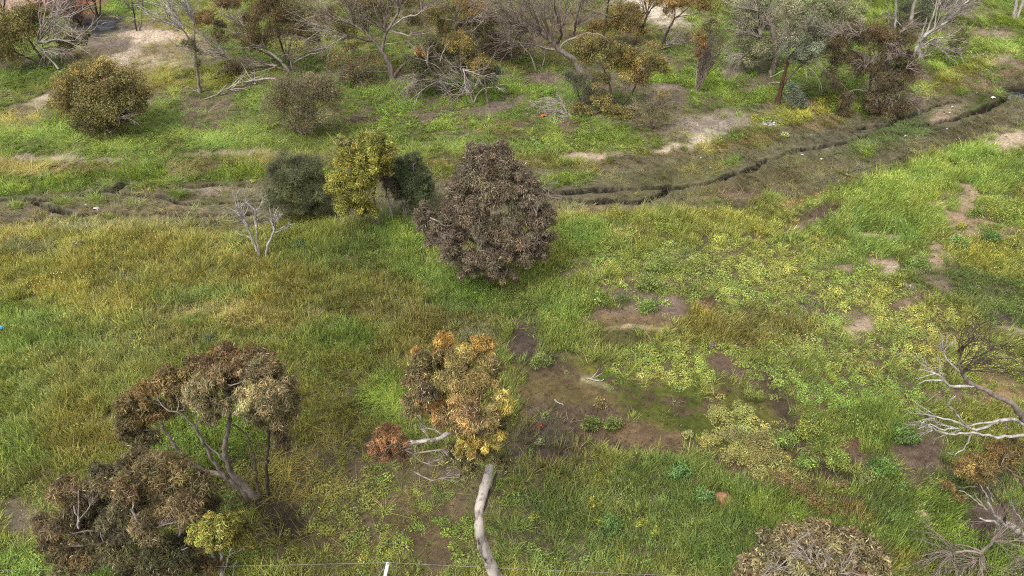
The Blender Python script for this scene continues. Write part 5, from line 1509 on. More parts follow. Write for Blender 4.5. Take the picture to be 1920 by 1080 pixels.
T = Tree('bushy_gum', 'dense low gum with rust tinted dark foliage in front of the spreading gum', 'tree', (262, 1104), 'trees on the near side')
T.limb([(258, 1104), (240, 1070), (216, 1042), (196, 1018), (176, 1000)], 5.5, 2.4, 'pale', 'trunk')
T.limb([(264, 1104), (274, 1060), (276, 1030), (268, 1000), (250, 960)], 4.0, 2.0, 'pale', 'stem')
T.limb([(272, 1104), (305, 1062), (318, 1036), (332, 1010), (345, 975)], 4.6, 2.0, 'white', 'stem')
T.limb([(200, 1022, -.4), (190, 1006, -.4), (182, 990, -.4)], 1.2, 0.6, 'white')
T.limb([(258, 980, -.9), (252, 965, -.9), (246, 954, -.9)], 2.0, 1.2, 'white')
T.limb([(148, 990, -.6), (146, 968, -.6), (138, 948, -.6)], 2.0, 1.0, 'white')
T.limb([(318, 1040, -.4), (335, 1032, -.4), (352, 1026, -.4)], 1.6, 0.8, 'pale')
T.crown([(260, 866, 40, 20, 1.2, (100, 82, 54)), (308, 886, 48, 32, .6, (128, 106, 66)), (312, 922, 44, 24, .2, (120, 98, 62)), (266, 905, 34, 26, .4, (110, 90, 58)), (192, 890, 28, 18, 1, (84, 74, 54)), (138, 924, 40, 24, .3, (118, 94, 64)), (225, 922, 28, 24, -.4, (122, 96, 66)), (130, 985, 32, 36, -.3, (108, 90, 60)), (98, 1012, 24, 22, 0, (106, 86, 56)), (285, 984, 32, 24, -.8, (126, 102, 70)), (346, 958, 34, 28, -.6, (128, 104, 70)),
         (370, 918, 32, 26, .4, (102, 86, 54)), (238, 972, 36, 34, -.4, (98, 86, 58)), (180, 962, 38, 34, .2, (88, 80, 56)), (218, 1030, 44, 26, -.4, (94, 86, 54)), (300, 1036, 46, 26, -.4, (88, 82, 52)), (356, 1022, 32, 26, 0, (108, 88, 58)), (168, 1052, 46, 22, -.3, (104, 82, 50)), (280, 1075, 60, 20, -.3, (84, 74, 44)), (386, 1060, 26, 18, 0, (104, 80, 52)), (162, 1000, 26, 26, -.3, (106, 88, 60)), (400, 950, 18, 18, .5, (98, 82, 52)), (185, 915, 26, 20, .3, (100, 86, 58)), (90, 985, 22, 22, .1, (112, 88, 60)), (250, 935, 30, 26, 0, (104, 88, 58)), (305, 950, 30, 24, -.2, (118, 98, 66)), (395, 990, 24, 26, .2, (100, 84, 54)), (120, 1045, 30, 24, .1, (100, 84, 54)), (330, 1068, 40, 20, -.3, (92, 78, 50))],
        (108, 88, 58), 46000, 0.16, 0.2, 0.6, clump=.36, jit=.22, pale=.05, pale_col=(160, 136, 104))
T.done()
T = Tree('yellow_sapling', 'young tree with pale trunks and yellow green leaves beside the bushy gum', 'tree', (416, 1092), 'trees on the near side')
T.limb([(415, 1092), (412, 1060), (400, 1040), (394, 1022), (386, 1004)], 2.6, 1.2, 'white', 'trunk')
T.limb([(417, 1090), (415, 1060), (414, 1036), (413, 1008)], 3.4, 1.4, 'white', 'stem')
T.limb([(420, 1074), (426, 1046), (436, 1022), (444, 1000)], 1.8, 0.8, 'pale')
T.limb([(432, 1085), (438, 1066), (444, 1050)], 1.2, 0.5, 'pale', root=True)
T.crown([(380, 1000, 24, 20, -1.2), (408, 988, 28, 22, -1.0), (396, 1014, 24, 13, -1.2), (390, 978, 16, 13, -.9), (430, 984, 18, 18, -.6, (158, 146, 52)), (454, 1006, 20, 18, -.5, (142, 132, 54)), (446, 972, 14, 14, -.4, (142, 136, 56)), (432, 1010, 14, 12, -.6, (160, 140, 46)), (405, 1058, 8, 14, 0, (142, 138, 84)), (466, 1020, 10, 10, .3, (146, 130, 50))],
        (176, 170, 64), 9500, 0.12, 0.3, 0.65, clump=.34, jit=.2, pale=.05, pale_col=(214, 160, 50))
T.done()
T = Tree('shaggy_gum', 'tall gum with a curved white grey trunk and shaggy gold tipped crown', 'tree', (934, 1092), 'trees on the near side')
T.limb([(935, 1096), (922, 1062), (906, 1024), (898, 985), (901, 940, .3), (911, 905, .6), (918, 880, .8), (921, 855, 1)], 11.2, 7.2, 'peel', 'trunk', sides=12, flare=.1, wob=.012)
T.limb([(921, 858, 1), (914, 830, 1.2), (895, 795, 1.4), (872, 745, 1.8), (862, 700, 2.2)], 8, 3, 'brown')
T.limb([(902, 960, .2), (918, 925, .5), (928, 900, .7), (934, 880, .8)], 4, 2, 'dark')
T.limb([(880, 800, .8), (860, 805, .5), (835, 815, .3), (812, 826, .1), (790, 828, 0), (768, 827, 0)], 4.6, 2.4, 'peel')
T.limb([(832, 815, .3), (816, 806, .3), (786, 806, .3)], 1.6, 0.6, 'pale')
T.limb([(774, 828, 0), (774, 850, 0), (778, 868, 0), (776, 884, 0)], 1.2, 0.5, 'grey')
T.limb([(868, 812, .5), (858, 806, .3), (866, 822, .2)], 1.0, .5, 'red')
T.fan((800, 824, .1), 150, 60, 24, 3, 1.0, 1, 'pale', 0)
OC = (150, 130, 68)
T.crown([(832, 642, 18, 16, 2.6, (192, 140, 48)), (850, 662, 14, 10, 2.4, (180, 130, 58)), (906, 650, 26, 14, 2.6, (190, 140, 48)), (822, 668, 12, 10, 2.2, (180, 130, 58)), (784, 664, 14, 10, 2, (170, 122, 56)),
         (790, 690, 22, 24, 1.5, (118, 100, 60)), (782, 722, 24, 26, 1, (124, 104, 66)), (828, 690, 26, 20, 1.8, (136, 110, 60)), (868, 678, 32, 24, 1.6, (158, 132, 66)), (918, 690, 24, 24, 1.6, (134, 110, 62)), (850, 720, 34, 26, .9, (156, 130, 74)), (900, 728, 34, 28, .8, (152, 126, 68)), (778, 762, 20, 24, .4, (140, 118, 76)),
         (818, 770, 26, 26, .3, (158, 118, 62)), (868, 778, 34, 28, 0, (156, 122, 72)), (902, 790, 28, 26, -.2, (150, 124, 72)), (944, 756, 16, 22, .3, (166, 140, 46)), (944, 800, 14, 24, .2, (122, 108, 58)), (928, 822, 18, 18, -.3, (158, 134, 50)), (884, 836, 28, 16, -.4, (166, 136, 48)), (850, 850, 18, 18, 0, (94, 84, 52)), (878, 860, 26, 14, -.2, (124, 108, 62)), (918, 852, 18, 22, -.2, (126, 110, 62)), (946, 872, 18, 14, 0, (112, 100, 66)), (884, 768, 14, 12, -.5, (128, 92, 62)), (800, 738, 14, 20, .2, (92, 74, 56)), (880, 884, 22, 12, -.1, (116, 104, 64))],
        OC, 52000, 0.135, 0.2, 0.8, clump=.36, jit=.22, pale=.08, pale_col=(206, 182, 122))
T.crown([(726, 824, 26, 22, .2, (156, 108, 66)), (742, 846, 28, 18, .2, (136, 92, 66)), (710, 842, 18, 16, 0, (142, 98, 66)), (752, 828, 14, 12, 0, (150, 104, 66))], (150, 104, 64), 5200, 0.12, 0.2, 0.5, name='dead_foliage', clump=.36, jit=.24, bark='grey')
T.done()
T = Tree('brown_bush', 'rounded brown leaved bush with pale twigs showing, at the foot of the green grass', 'bush', (1540, 1172), 'trees on the near side')
T.limb([(1540, 1172), (1540, 1130), (1536, 1090), (1540, 1050)], 5, 2.4, 'pale', 'trunk')
T.limb([(1538, 1140), (1500, 1100), (1460, 1070)], 3, 1.4, 'pale')
T.limb([(1542, 1140), (1585, 1100), (1620, 1060)], 3, 1.4, 'pale')
for sx, sy, an, dd in ((1540, 1066, 90, -1.1), (1456, 1070, 95, -.8), (1575, 1074, 50, -1), (1520, 1052, 140, -1), (1480, 1034, 100, -.2), (1430, 1076, 80, -.6)):
    T.fan((sx, sy, dd), an, 90, 28, 5, 0.8, 2, 'pale', 0)
T.crown([(1540, 1008, 42, 20, 1), (1480, 1018, 36, 24, .8), (1432, 1010, 16, 14, .9, (116, 98, 74)), (1600, 1026, 42, 28, .6), (1430, 1058, 36, 28, .3), (1540, 1052, 56, 30, -.4), (1638, 1066, 32, 32, .2), (1590, 1088, 46, 28, -.6), (1470, 1092, 48, 28, -.4), (1400, 1080, 24, 20, .2), (1660, 1096, 24, 20, 0), (1540, 1110, 70, 24, -.6)],
        (138, 116, 82), 24000, 0.15, 0.36, 0.45, clump=.34, jit=.24, pale=.16, pale_col=(186, 164, 122), rough=.6)
T.done()
T = Tree('fallen_grey_tree', 'grey leaning dead tree whose bare white boughs reach in over the yellow herbs', 'dead tree', (2010, 915))
T.limb([(2010, 915), (1975, 850), (1940, 808), (1922, 788), (1898, 758), (1866, 742), (1840, 728), (1820, 718), (1804, 698)], 7.5, 3.2, 'grey', 'trunk', sides=9)
T.limb([(1832, 724), (1812, 723), (1788, 724), (1768, 710), (1760, 690), (1760, 668)], 2.8, 1.0, 'white')
T.limb([(1766, 708), (1750, 698), (1720, 694)], 1.4, 0.6, 'white')
T.limb([(1768, 713), (1748, 713), (1722, 720)], 1.6, 0.6, 'white')
T.limb([(1806, 700), (1786, 684), (1764, 660), (1756, 646)], 2.0, 0.8, 'white')
T.limb([(1804, 700), (1796, 682), (1802, 664), (1799, 642)], 2.4, 0.8, 'brown')
T.limb([(1806, 696), (1824, 684), (1845, 672)], 1.5, 0.6, 'dark')
T.limb([(1945, 812), (1920, 796), (1892, 784), (1862, 794), (1838, 804), (1812, 800), (1790, 790), (1762, 782), (1740, 778)], 3.6, 1.2, 'white')
T.limb([(1890, 785), (1862, 788), (1835, 795), (1808, 800)], 2.2, 1.2, 'white')
T.limb([(1812, 800), (1796, 780), (1780, 762), (1780, 750), (1792, 742)], 1.7, 0.7, 'white')
T.limb([(1980, 840), (1940, 816), (1900, 818), (1862, 818), (1826, 810), (1800, 812), (1770, 812), (1748, 802), (1724, 790)], 3.6, 1.0, 'white')
T.limb([(1822, 812), (1814, 828), (1808, 842), (1792, 852), (1776, 848)], 1.6, 0.7, 'white')
T.limb([(1792, 852), (1786, 862)], 0.9, 0.4, 'white')
T.limb([(1796, 803), (1768, 804), (1745, 796), (1722, 804)], 1.5, 0.6, 'white')
T.limb([(1890, 786), (1884, 798), (1892, 804)], 1.2, 0.5, 'white')
T.fan((1799, 660), 80, 60, 44, 6, 0.9, 2, 'dark', 0)
T.fan((1800, 688), 45, 50, 66, 7, 0.9, 2, 'dark', 0)
T.fan((1806, 694), 20, 40, 60, 5, 0.9, 2, 'dark', 0)
T.fan((1765, 655), 95, 50, 28, 4, 0.8, 1, 'white', 0)
T.fan((1752, 780), 165, 50, 34, 6, 0.8, 1, 'white', 0)
T.fan((1748, 804), 165, 60, 34, 7, 0.8, 1, 'white', 0)
T.fan((1800, 804), 165, 40, 60, 4, 0.9, 1, 'white', 0)
T.fan((1755, 700), 165, 40, 34, 4, 0.7, 1, 'white', 0)
T.done()
T = Tree('rust_shrub', 'rust gold leafed shrub under the reaching white boughs', 'shrub', (1840, 935), 'shrubs on the near side')
T.limb([(1840, 935), (1836, 910), (1830, 890)], 1.8, 0.9, 'brown', 'stem')
T.limb([(1842, 935), (1862, 905), (1880, 870)], 1.8, 0.9, 'brown', 'stem')
T.crown([(1810, 878, 22, 18), (1846, 888, 20, 18, -.2), (1868, 850, 28, 16, .5, (132, 100, 48)), (1905, 842, 24, 16, .6, (120, 98, 48)), (1776, 912, 12, 9, 0, (138, 106, 56)), (1794, 934, 14, 9, -.2, (142, 114, 62)), (1890, 870, 20, 16, .3, (120, 98, 52)), (1830, 862, 18, 12, .3)], (146, 116, 62), 7500, 0.13, 0.24, 0.4, jit=.22)
T.done()
T = Tree('broken_dead_tree', 'broken dead tree with thick white limb stubs over dark bare earth', 'dead tree', (1930, 1030))
T.limb([(1936, 1034), (1915, 1000), (1898, 988), (1880, 982)], 9, 5, 'peel', 'trunk', sides=9)
T.limb([(1882, 984), (1866, 966), (1856, 948), (1850, 928)], 3.2, 1.4, 'white')
T.limb([(1884, 982), (1884, 956), (1872, 938), (1858, 918)], 2.6, 1.4, 'dark')
T.limb([(1850, 932), (1844, 918), (1836, 908)], 1.4, 0.7, 'white')
T.limb([(1874, 985), (1862, 978), (1846, 976), (1836, 971)], 3.0, 1.6, 'white')
T.limb([(1850, 956), (1830, 938), (1812, 926), (1798, 920)], 1.8, 0.7, 'pale')
T.limb([(1842, 948), (1834, 936), (1826, 922)], 1.4, 0.6, 'pale')
T.limb([(1862, 940), (1856, 922), (1850, 912)], 1.2, 0.6, 'white')
T.limb([(1926, 1000), (1914, 976), (1904, 958), (1898, 946)], 1.8, 0.7, 'white')
T.limb([(1930, 930, .5), (1912, 898, .5), (1896, 884, .5), (1880, 868, .5)], 3.0, 1.2, 'brown')
T.fan((1900, 950), 110, 60, 24, 4, 0.7, 1, 'pale', 0)
T.fan((1884, 984), 200, 100, 36, 8, 1.0, 1, 'twig', -.2)
T.done()
T = Tree('grey_dead_bush', 'sprawling grey leafless bush with fine drooping twigs below the broken dead tree', 'dead bush', (1846, 1070), 'shrubs on the near side')
T.limb([(1846, 1072), (1844, 1056), (1842, 1036), (1856, 1018), (1872, 1000)], 4.2, 2.4, 'twig', 'trunk')
T.limb([(1842, 1038), (1820, 1034), (1790, 1036), (1764, 1046)], 2.6, 1.0, 'twig')
T.limb([(1840, 1040), (1850, 1062), (1875, 1078), (1905, 1084)], 2.6, 1.0, 'twig')
T.limb([(1840, 1034), (1815, 1024), (1792, 1020)], 1.6, 0.7, 'twig')
T.fan((1790, 1036), 185, 100, 54, 14, 0.9, 2, 'twig', -.3, 4, .5)
T.fan((1840, 1044), 240, 90, 50, 12, 0.9, 2, 'twig', -.3, 4, .5)
T.fan((1870, 1072), 10, 120, 54, 16, 0.9, 2, 'twig', -.2, 4, .5)
T.fan((1865, 1012), 20, 120, 54, 14, 0.9, 2, 'twig', 0, 4, .5)
T.fan((1830, 1050), 200, 120, 46, 12, 0.9, 2, 'twig', -.2, 4, .5)
T.done()
# ------------------------------------------------------------------ single plants in the herb field, fallen wood, litter, fence
def herb(px, py, rpx, col, label, n=260, size=0.085, h=0.75, flower=None, name='herb_clump', group='leafy herb clumps on the near side', cat='plant', droop=.15, aspect=.55):
    T = Tree(name, label, cat, (px, py + rpx * .45), group)
    col = tuple(.95 * (.78 * a_ + .22 * b_) for a_, b_ in zip((col[0] * 1.04, col[1] * .97, col[2] * .88), (134, 140, 66))) if name == 'herb_clump' else col
    T.crown([(px, py, rpx, rpx * h, 0), (px - rpx * .4, py + rpx * .2, rpx * .6, rpx * .45, -.1), (px + rpx * .4, py + rpx * .15, rpx * .6, rpx * .45, .1)], col, n * 3, size, aspect, droop, name='foliage', clump=.36, jit=.2, boughs=False,
            pale=.12 if flower else 0, pale_col=flower or (0, 0, 0))
herb(1109, 797, 17, (122, 138, 68), 'round mid green herb on the bare mud, the left of a close pair')
herb(1149, 796, 18, (124, 142, 66), 'round mid green herb on the bare mud, the right of a close pair')
herb(1126, 756, 13, (160, 134, 100), 'small dry pinkish herb on the mud just above the round green pair', 120)
herb(1015, 677, 20, (122, 140, 76), 'pale green herb at the edge of the moss, below the tall grass clump')
herb(1275, 887, 19, (92, 146, 80), 'bluish green broad leaved clump in the dark grass by the mud bank', 300, .1)
herb(1320, 930, 18, (92, 140, 70), 'blue green herb between the reddish dirt spot and dark grass', 260, .09)
herb(1146, 984, 22, (92, 132, 58), 'dark green leafy clump in the low grass right of the curved trunk', 300, .08)
herb(1116, 946, 15, (172, 172, 40), 'yellow flowering weed above the dark green leafy clump', 160, .07, flower=(206, 196, 40), droop=-.4)
herb(1126, 976, 9, (176, 174, 40), 'small yellow weed touching the dark green leafy clump', 90, .06, flower=(206, 196, 40))
herb(1000, 970, 9, (166, 172, 44), 'lone yellow weed in the grass nearest the curved trunk', 90, .06, flower=(200, 196, 40))
herb(1203, 981, 11, (156, 168, 46), 'yellow green weed east of the dark green leafy clump, the higher of two', 110, .06, flower=(200, 196, 44))
herb(1228, 996, 11, (152, 166, 48), 'yellow green weed east of the dark green leafy clump, the lower of two', 110, .06, flower=(200, 196, 44))
herb(1472, 826, 20, (132, 158, 72), 'bright green herb on the dark mud left of the yellow flowered clumps', 280)
herb(1512, 808, 22, (146, 160, 58), 'tall yellow green clump with pale flowers between mud and grass', 320, flower=(196, 192, 70))
herb(1512, 866, 22, (126, 152, 66), 'mid green clump on the mud bank beside the golden weeds', 300)
herb(1570, 862, 22, (136, 162, 56), 'vivid yellow green clump below the reddish bare spot', 300, flower=(190, 196, 70))
herb(1658, 876, 28, (106, 148, 56), 'large round bright green clump on the grey bare ground', 420, .085)
herb(1692, 914, 14, (102, 138, 66), 'little green clump below the large round one on grey ground', 140)
herb(1625, 899, 18, (138, 150, 96), 'greyish green weed left of the large round green clump', 220, .07)
herb(1705, 820, 24, (98, 138, 60), 'deep green clump at the top of the grey bare ground', 320)
herb(1165, 560, 15, (84, 116, 66), 'dark tufted plant on the purple grey soil above the mud shelf', 220, .08, droop=-.5, aspect=.2)
herb(1218, 532, 24, (138, 160, 72), 'soft green mound just below the pale sand lip', 340)
herb(1216, 575, 18, (126, 160, 66), 'bright mound at the right of the purple grey soil', 260)
herb(1120, 560, 20, (140, 166, 66), 'yellow green mound left of the dark tufted plant', 280)
herb(1240, 497, 34, (140, 164, 74), 'wide lush mound above the pale sand lip', 460)
herb(1095, 560, 12, (168, 176, 54), 'small lemon green weed by the grey path under the big tree', 120)
herb(1310, 497, 20, (156, 168, 72), 'pale green mound among the grass right of the lush wide mound', 260)
herb(1877, 396, 32, (128, 150, 52), 'flower studded green mound on the sand, largest of the sandy clearing', 460, flower=(206, 190, 50))
herb(1830, 398, 16, (128, 154, 66), 'small green mound beside the flower studded one on the sand', 200)
herb(1800, 425, 9, (190, 184, 60), 'yellow weed on the left rim of the sandy clearing', 80, flower=(214, 196, 50))
herb(1790, 452, 15, (136, 172, 96), 'pale mint green rosette below the yellow weed on the sand', 160, .09)
herb(1806, 462, 13, (124, 168, 88), 'mint green rosette touching the pale one on the sand', 140, .09)
herb(1823, 464, 8, (202, 186, 62), 'yellow flowered weed right of the mint rosettes', 80, flower=(224, 200, 50))
herb(1855, 446, 18, (84, 128, 62), 'dark green clump in the middle of the sandy clearing', 240)
herb(1895, 455, 14, (150, 158, 60), 'yellow green clump at the right of the sandy clearing', 160, flower=(206, 190, 50))
herb(1585, 420, 18, (150, 168, 56), 'yellow green clump beside the long dark soil patch', 240, flower=(196, 190, 60))
herb(1720, 490, 22, (134, 162, 76), 'soft green mound by the pale bare spots of the herb field', 300)
herb(1470, 253, 7, (214, 222, 150), 'lone pale lime weed at the creek edge below the red barked gum', 90, .09, group='leafy herb clumps beyond the creek')
herb(395, 632, 13, (96, 112, 96), 'blue grey weed alone in the meadow above the spreading gum', 140, .06, cat='weed')
herb(562, 460, 15, (92, 128, 86), 'blue green weed right of the dead white sapling', 160, .08, cat='weed')
herb(148, 458, 12, (172, 158, 128), 'dry pale weed near the creek in the western meadow', 130, .07, cat='weed')
herb(1335, 648, 8, (164, 140, 170), 'mauve flowering weed at the edge of the brown grass', 70, .07, cat='weed')
herb(1705, 540, 9, (150, 144, 160), 'grey mauve weed in the yellow herb field', 80, .07, cat='weed')
herb(1600, 424, 7, (140, 146, 190), 'blue flowering weed in the lush clump by the dark soil patch', 70, .06, cat='weed')
herb(8, 548, 8, (150, 130, 150), 'mauve brown thistle at the western end of the meadow', 80, .06, cat='weed')
herb(1012, 830, 9, (150, 162, 140), 'silvery weed on the dark soil near the shaggy crown', 90, .07, cat='weed')
herb(1012, 801, 6, (140, 74, 62), 'tiny red weed on the dark soil near the shaggy crown', 50, .06, cat='weed')

# golden dying weeds along the damp hollow
for px, py, r_, c, lab in (
        (1345, 778, 24, (180, 168, 88), 'pale gold weed, topmost of the dying gold strip'), (1392, 768, 24, (171, 172, 84), 'gold green weed at the upper right of the dying gold strip'),
        (1330, 826, 24, (182, 166, 86), 'gold weed at the left end of the dying gold strip'), (1375, 812, 26, (157, 143, 90), 'tan gold weed in the middle of the dying gold strip'),
        (1420, 820, 26, (156, 139, 88), 'brownish gold weed right of the middle of the gold strip'), (1372, 852, 26, (168, 156, 86), 'bright gold weed on the lower left edge of the gold strip'),
        (1420, 858, 28, (166, 150, 84), 'bright gold weed at the heart of the lower gold strip'), (1452, 852, 22, (161, 148, 84), 'gold weed on the right edge of the gold strip'),
        (1424, 892, 14, (166, 154, 81), 'small gold weed below the heart of the strip'), (1470, 898, 22, (149, 120, 79), 'copper weed where the gold strip turns brown'),
        (1500, 918, 22, (146, 119, 69), 'copper weed in the middle of the brown tail of the strip'), (1530, 940, 22, (141, 113, 60), 'copper weed near the end of the brown tail'),
        (1552, 958, 14, (136, 104, 56), 'rust weed, last of the brown tail beside the brown bush'), (1574, 908, 14, (144, 120, 79), 'dry tan weed apart from the strip, by the grey green weed'),
        (1290, 816, 10, (171, 160, 92), 'little gold weed left of the strip on the moss')):
    herb(px, py, r_ * .88, c, lab, 300, .06, .6, name='golden_weed', group='dying golden weeds along the damp hollow', cat='weed', aspect=.4)

def fallen(name, label, pts, r0, r1, bark, fans=(), up=.05):
    p0 = on_ground(*pts[0])
    root = thing(name, p0, label, 'fallen branch', 'fallen branches')
    W = [on_ground(p[0], p[1], up + (p[2] if len(p) > 2 else 0)) for p in pts]
    ppm = F / (p0[1] * CP + CAM_H * SP)
    T = Tubes(); T.add(densify(W, seg=.2, wob=.02), r0 / ppm, r1 / ppm, 6, .05)
    link('bough', T.mesh('bough', BARK[bark]), root)
    if fans:
        X = Tubes()
        for (sx, sy, ang, n, L) in fans:
            s = on_ground(sx, sy, up + .05)
            for i in range(n):
                a = math.radians(ang + rng.uniform(-25, 25))
                d = np.array([math.cos(a), math.sin(a) * 1.6, rng.uniform(0, .35)])
                pts_ = [s]
                for k in range(4):
                    d = d + rng.normal(0, .15, 3)
                    q_ = pts_[-1] + d / np.linalg.norm(d) * L / ppm / 4
                    q_[2] = max(q_[2], height(q_[0], q_[1]) + .03)
                    pts_.append(q_)
                X.add(pts_, r1 / ppm, r1 / ppm * .3, 3)
        link('twigs', X.mesh('twigs', BARK[bark]), root, kind='stuff')
fallen('fallen_branch', 'long pale fallen bough lying in the grass under the leaning tree', [(380, 188), (405, 182, .1), (430, 171, .2), (455, 164, .3), (490, 158, .3), (520, 158, .4)], 1.0, 1.8, 'pale',
       [(430, 171, 20, 4, 50), (455, 164, 30, 5, 55), (480, 160, 150, 4, 50), (405, 182, 20, 4, 30)])
fallen('fallen_branch', 'short snapped white bough on the yellow grass under the olive shrub', [(1794, 98, .5), (1800, 112, .2), (1808, 122), (1818, 131)], 1.4, 0.8, 'white', [(1800, 110, -30, 2, 30)])
fallen('fallen_branch', 'thin grey fallen bough at the foot of the old olive tree', [(43, 137), (62, 128, .1), (82, 127, .1)], 0.5, 0.9, 'pale')
fallen('fallen_branch', 'pale stick half sunk in the mud of the hollow', [(1040, 750), (1050, 757), (1056, 761)], 1.6, 0.7, 'white', up=.02)
fallen('fallen_branch', 'pale stick lying by the foot of the shaggy crown', [(958, 878), (963, 870), (966, 866)], 1.4, 0.8, 'white', up=.05)
fallen('fallen_branch', 'pale dry stick crossing the sandy track near the twin stems', [(205, 32), (218, 33), (224, 36)], 0.7, 0.4, 'pale', [(212, 32, 140, 3, 14)])
fallen('fallen_branch', 'grey twig pile lying at the top of the eastern green slope', [(1850, 66), (1864, 68), (1878, 71)], 0.8, 0.4, 'pale', [(1858, 67, 30, 6, 26), (1866, 68, 160, 6, 22)])
fallen('fallen_branch', 'bleached root left on the sand strip of the moss hollow', [(1098, 711), (1108, 712), (1122, 716), (1132, 712)], 2.6, 0.8, 'white', [(1108, 712, 5, 3, 26)], up=.03)

def blob_mesh(name, c, size, mat, seed, flat=.6, n=14, parent=None, lump=.35):
    """an irregular lump"""
    r = np.random.default_rng(seed)
    th = np.linspace(0, math.pi, n // 2 + 1)
    ph = np.linspace(0, 2 * math.pi, n, endpoint=False)
    V = []
    for t_ in th:
        for p_ in ph:
            u = np.array([math.sin(t_) * math.cos(p_), math.sin(t_) * math.sin(p_), math.cos(t_)])
            k = 1 + lump * (vnoise(np.array([u[0] * 2 + 9 + seed]), np.array([u[1] * 2 + u[2] * 3 + 5]), seed)[0] - .5) * 2
            V.append(c + u * k * np.array([size, size * .8, size * flat]))
    i = np.arange((n // 2 + 1) * n).reshape(n // 2 + 1, n)
    j = np.roll(i, -1, 1)
    Q = np.stack([i[:-1], i[1:], j[1:], j[:-1]], -1).reshape(-1, 4)
    return new_mesh(name, np.array(V), Q, mat, None, False)

M_WHITE = plain_material('bleached_plastic', (222, 218, 206), .6, .7)
M_ORANGE = plain_material('orange_plastic', (232, 120, 70), .5, .8)
M_BLUE = plain_material('blue_plastic', (70, 160, 215), .4, .8)
M_RED = plain_material('red_rubble', (128, 74, 56), .95, .6, .35)
M_REDD = plain_material('dark_red_rubble', (88, 54, 46), .95, .7, .35)
M_ASH = plain_material('black_ash', (40, 40, 46), .95, .6, .4)
M_SAND = plain_material('pale_sandstone', (206, 180, 142), .95, .62, .2)
M_STONE = plain_material('grey_stone', (168, 160, 152), .95, .62, .25)
M_CLAY = plain_material('red_clay', (190, 132, 98), .95, .62, .2)
M_POST = plain_material('white_paint', (236, 238, 240), .45, .85, .05)
M_TEAL = plain_material('teal_plastic', (40, 150, 170), .4, .8, .05)
M_WIRE = plain_material('galvanised_wire', (150, 146, 142), .6, .7, .05)

def sheet(name, label, cat, px, py, w, mats, seed, group=None, lift=.15):
    """a crumpled scrap of plastic sheet"""
    r = np.random.default_rng(seed)
    c = on_ground(px, py, lift)
    root = thing(name, c, label, cat, group)
    for k, (mt, dx, s) in enumerate(mats):
        n = 7
        g = np.linspace(-1, 1, n)
        X, Y = np.meshgrid(g, g)
        Z = .35 * vnoise(X * 1.6 + seed + k * 5, Y * 1.6, seed) + .1 * r.normal(size=X.shape)
        V = np.stack([c[0] + dx + X * s * (1 - .2 * Y ** 2) + .1 * s * r.normal(size=X.shape), c[1] + Y * s * .7, c[2] + Z * s - .05 * X * X], -1).reshape(-1, 3)
        i = np.arange(n * n).reshape(n, n)
        Q = np.stack([i[:-1, :-1], i[:-1, 1:], i[1:, 1:], i[1:, :-1]], -1).reshape(-1, 4)
        me = new_mesh('plastic_fold', V, Q, mt)
        o = link('plastic_fold', me, root)
        so = o.modifiers.new('thickness', 'SOLIDIFY'); so.thickness = .006
sheet('plastic_bag', 'blue and white plastic bag caught in the western meadow grass', 'bag', 4, 627, .2, [(M_BLUE, .06, .13), (M_WHITE, -.13, .12)], 3, lift=.4)
sheet('orange_scrap', 'orange plastic scrap lying beside the drooping dead bough', 'litter', 1020, 219, .2, [(M_ORANGE, 0, .22)], 5, lift=.12)
for i, (px, py, s, lab) in enumerate((
        (181, 392, .17, 'white torn bag in the western creek bed, the biggest scrap there'), (161, 385, .08, 'small white scrap left of the torn bag in the western creek bed'),
        (1862, 184, .16, 'white scrap beside the dark water thread of the eastern creek'), (1786, 201, .10, 'white scrap on the tan silt bar of the eastern creek'),
        (1781, 212, .08, 'white scrap at the lower end of the tan silt bar'), (1615, 283, .13, 'white scrap in the straw below the weeping tree'),
        (1541, 299, .11, 'white scrap lying on grey straw in the middle of the creek'), (1505, 291, .08, 'pale scrap just left of the creek middle on grey straw'),
        (1698, 256, .10, 'white scrap on the bed right of the straw heaps'), (1699, 293, .08, 'white crumb on the near bank of the upper creek'),
        (1776, 243, .10, 'white scrap by the upper crack near the silt bar'), (1332, 315, .08, 'white crumb high on the far side of the creek bed'),
        (1314, 297, .07, 'white crumb beside the reddish bank grass'), (1588, 328, .07, 'white crumb on the near bank of the middle creek'),
        (1530, 302, .05, 'tiny crumb beside the grey straw scrap'), (1832, 175, .06, 'white crumb on the tan upper bank'))):
    sheet('white_scrap', lab, 'litter', px, py, s, [(M_WHITE, 0, s)], 20 + i, 'white scraps littering the creek bed', .05)

# white stone heap on the grey flat
c = on_ground(1440, 231)
root = thing('stone_heap', c, 'heap of small whitish stones on the grey flat near the lime weed', 'stone heap')
r = np.random.default_rng(9)
for k in range(34):
    a, rr = r.uniform(0, 6.28), .42 * math.sqrt(r.uniform())
    q_ = c + np.array([math.cos(a) * rr, math.sin(a) * rr, 0]); q_[2] = height(q_[0], q_[1]) + .04
    link('stone', blob_mesh('stone', q_, r.uniform(.05, .10), M_STONE if k % 4 else M_WHITE, 60 + k, .7, 8), root)
# pale boulders and clay
for i, (px, py, s, mt, lab, nm) in enumerate((
        (1728, 966, .22, M_SAND, 'lone pale sandstone boulder in the tall grass beside the brown bush', 'boulder'),
        (1351, 934, .24, M_CLAY, 'lump of reddish clay on the bare spot beside dark grass', 'clay_lump'),
        (1359, 943, .14, M_CLAY, 'smaller reddish clay lump touching the bigger one', 'clay_lump'))):
    c = on_ground(px, py, .02)
    tt = thing(nm, c, lab, 'boulder' if nm == 'boulder' else 'clay lump')
    link('rock', blob_mesh('rock', c, s, mt, 90 + i, .55, 18), tt)
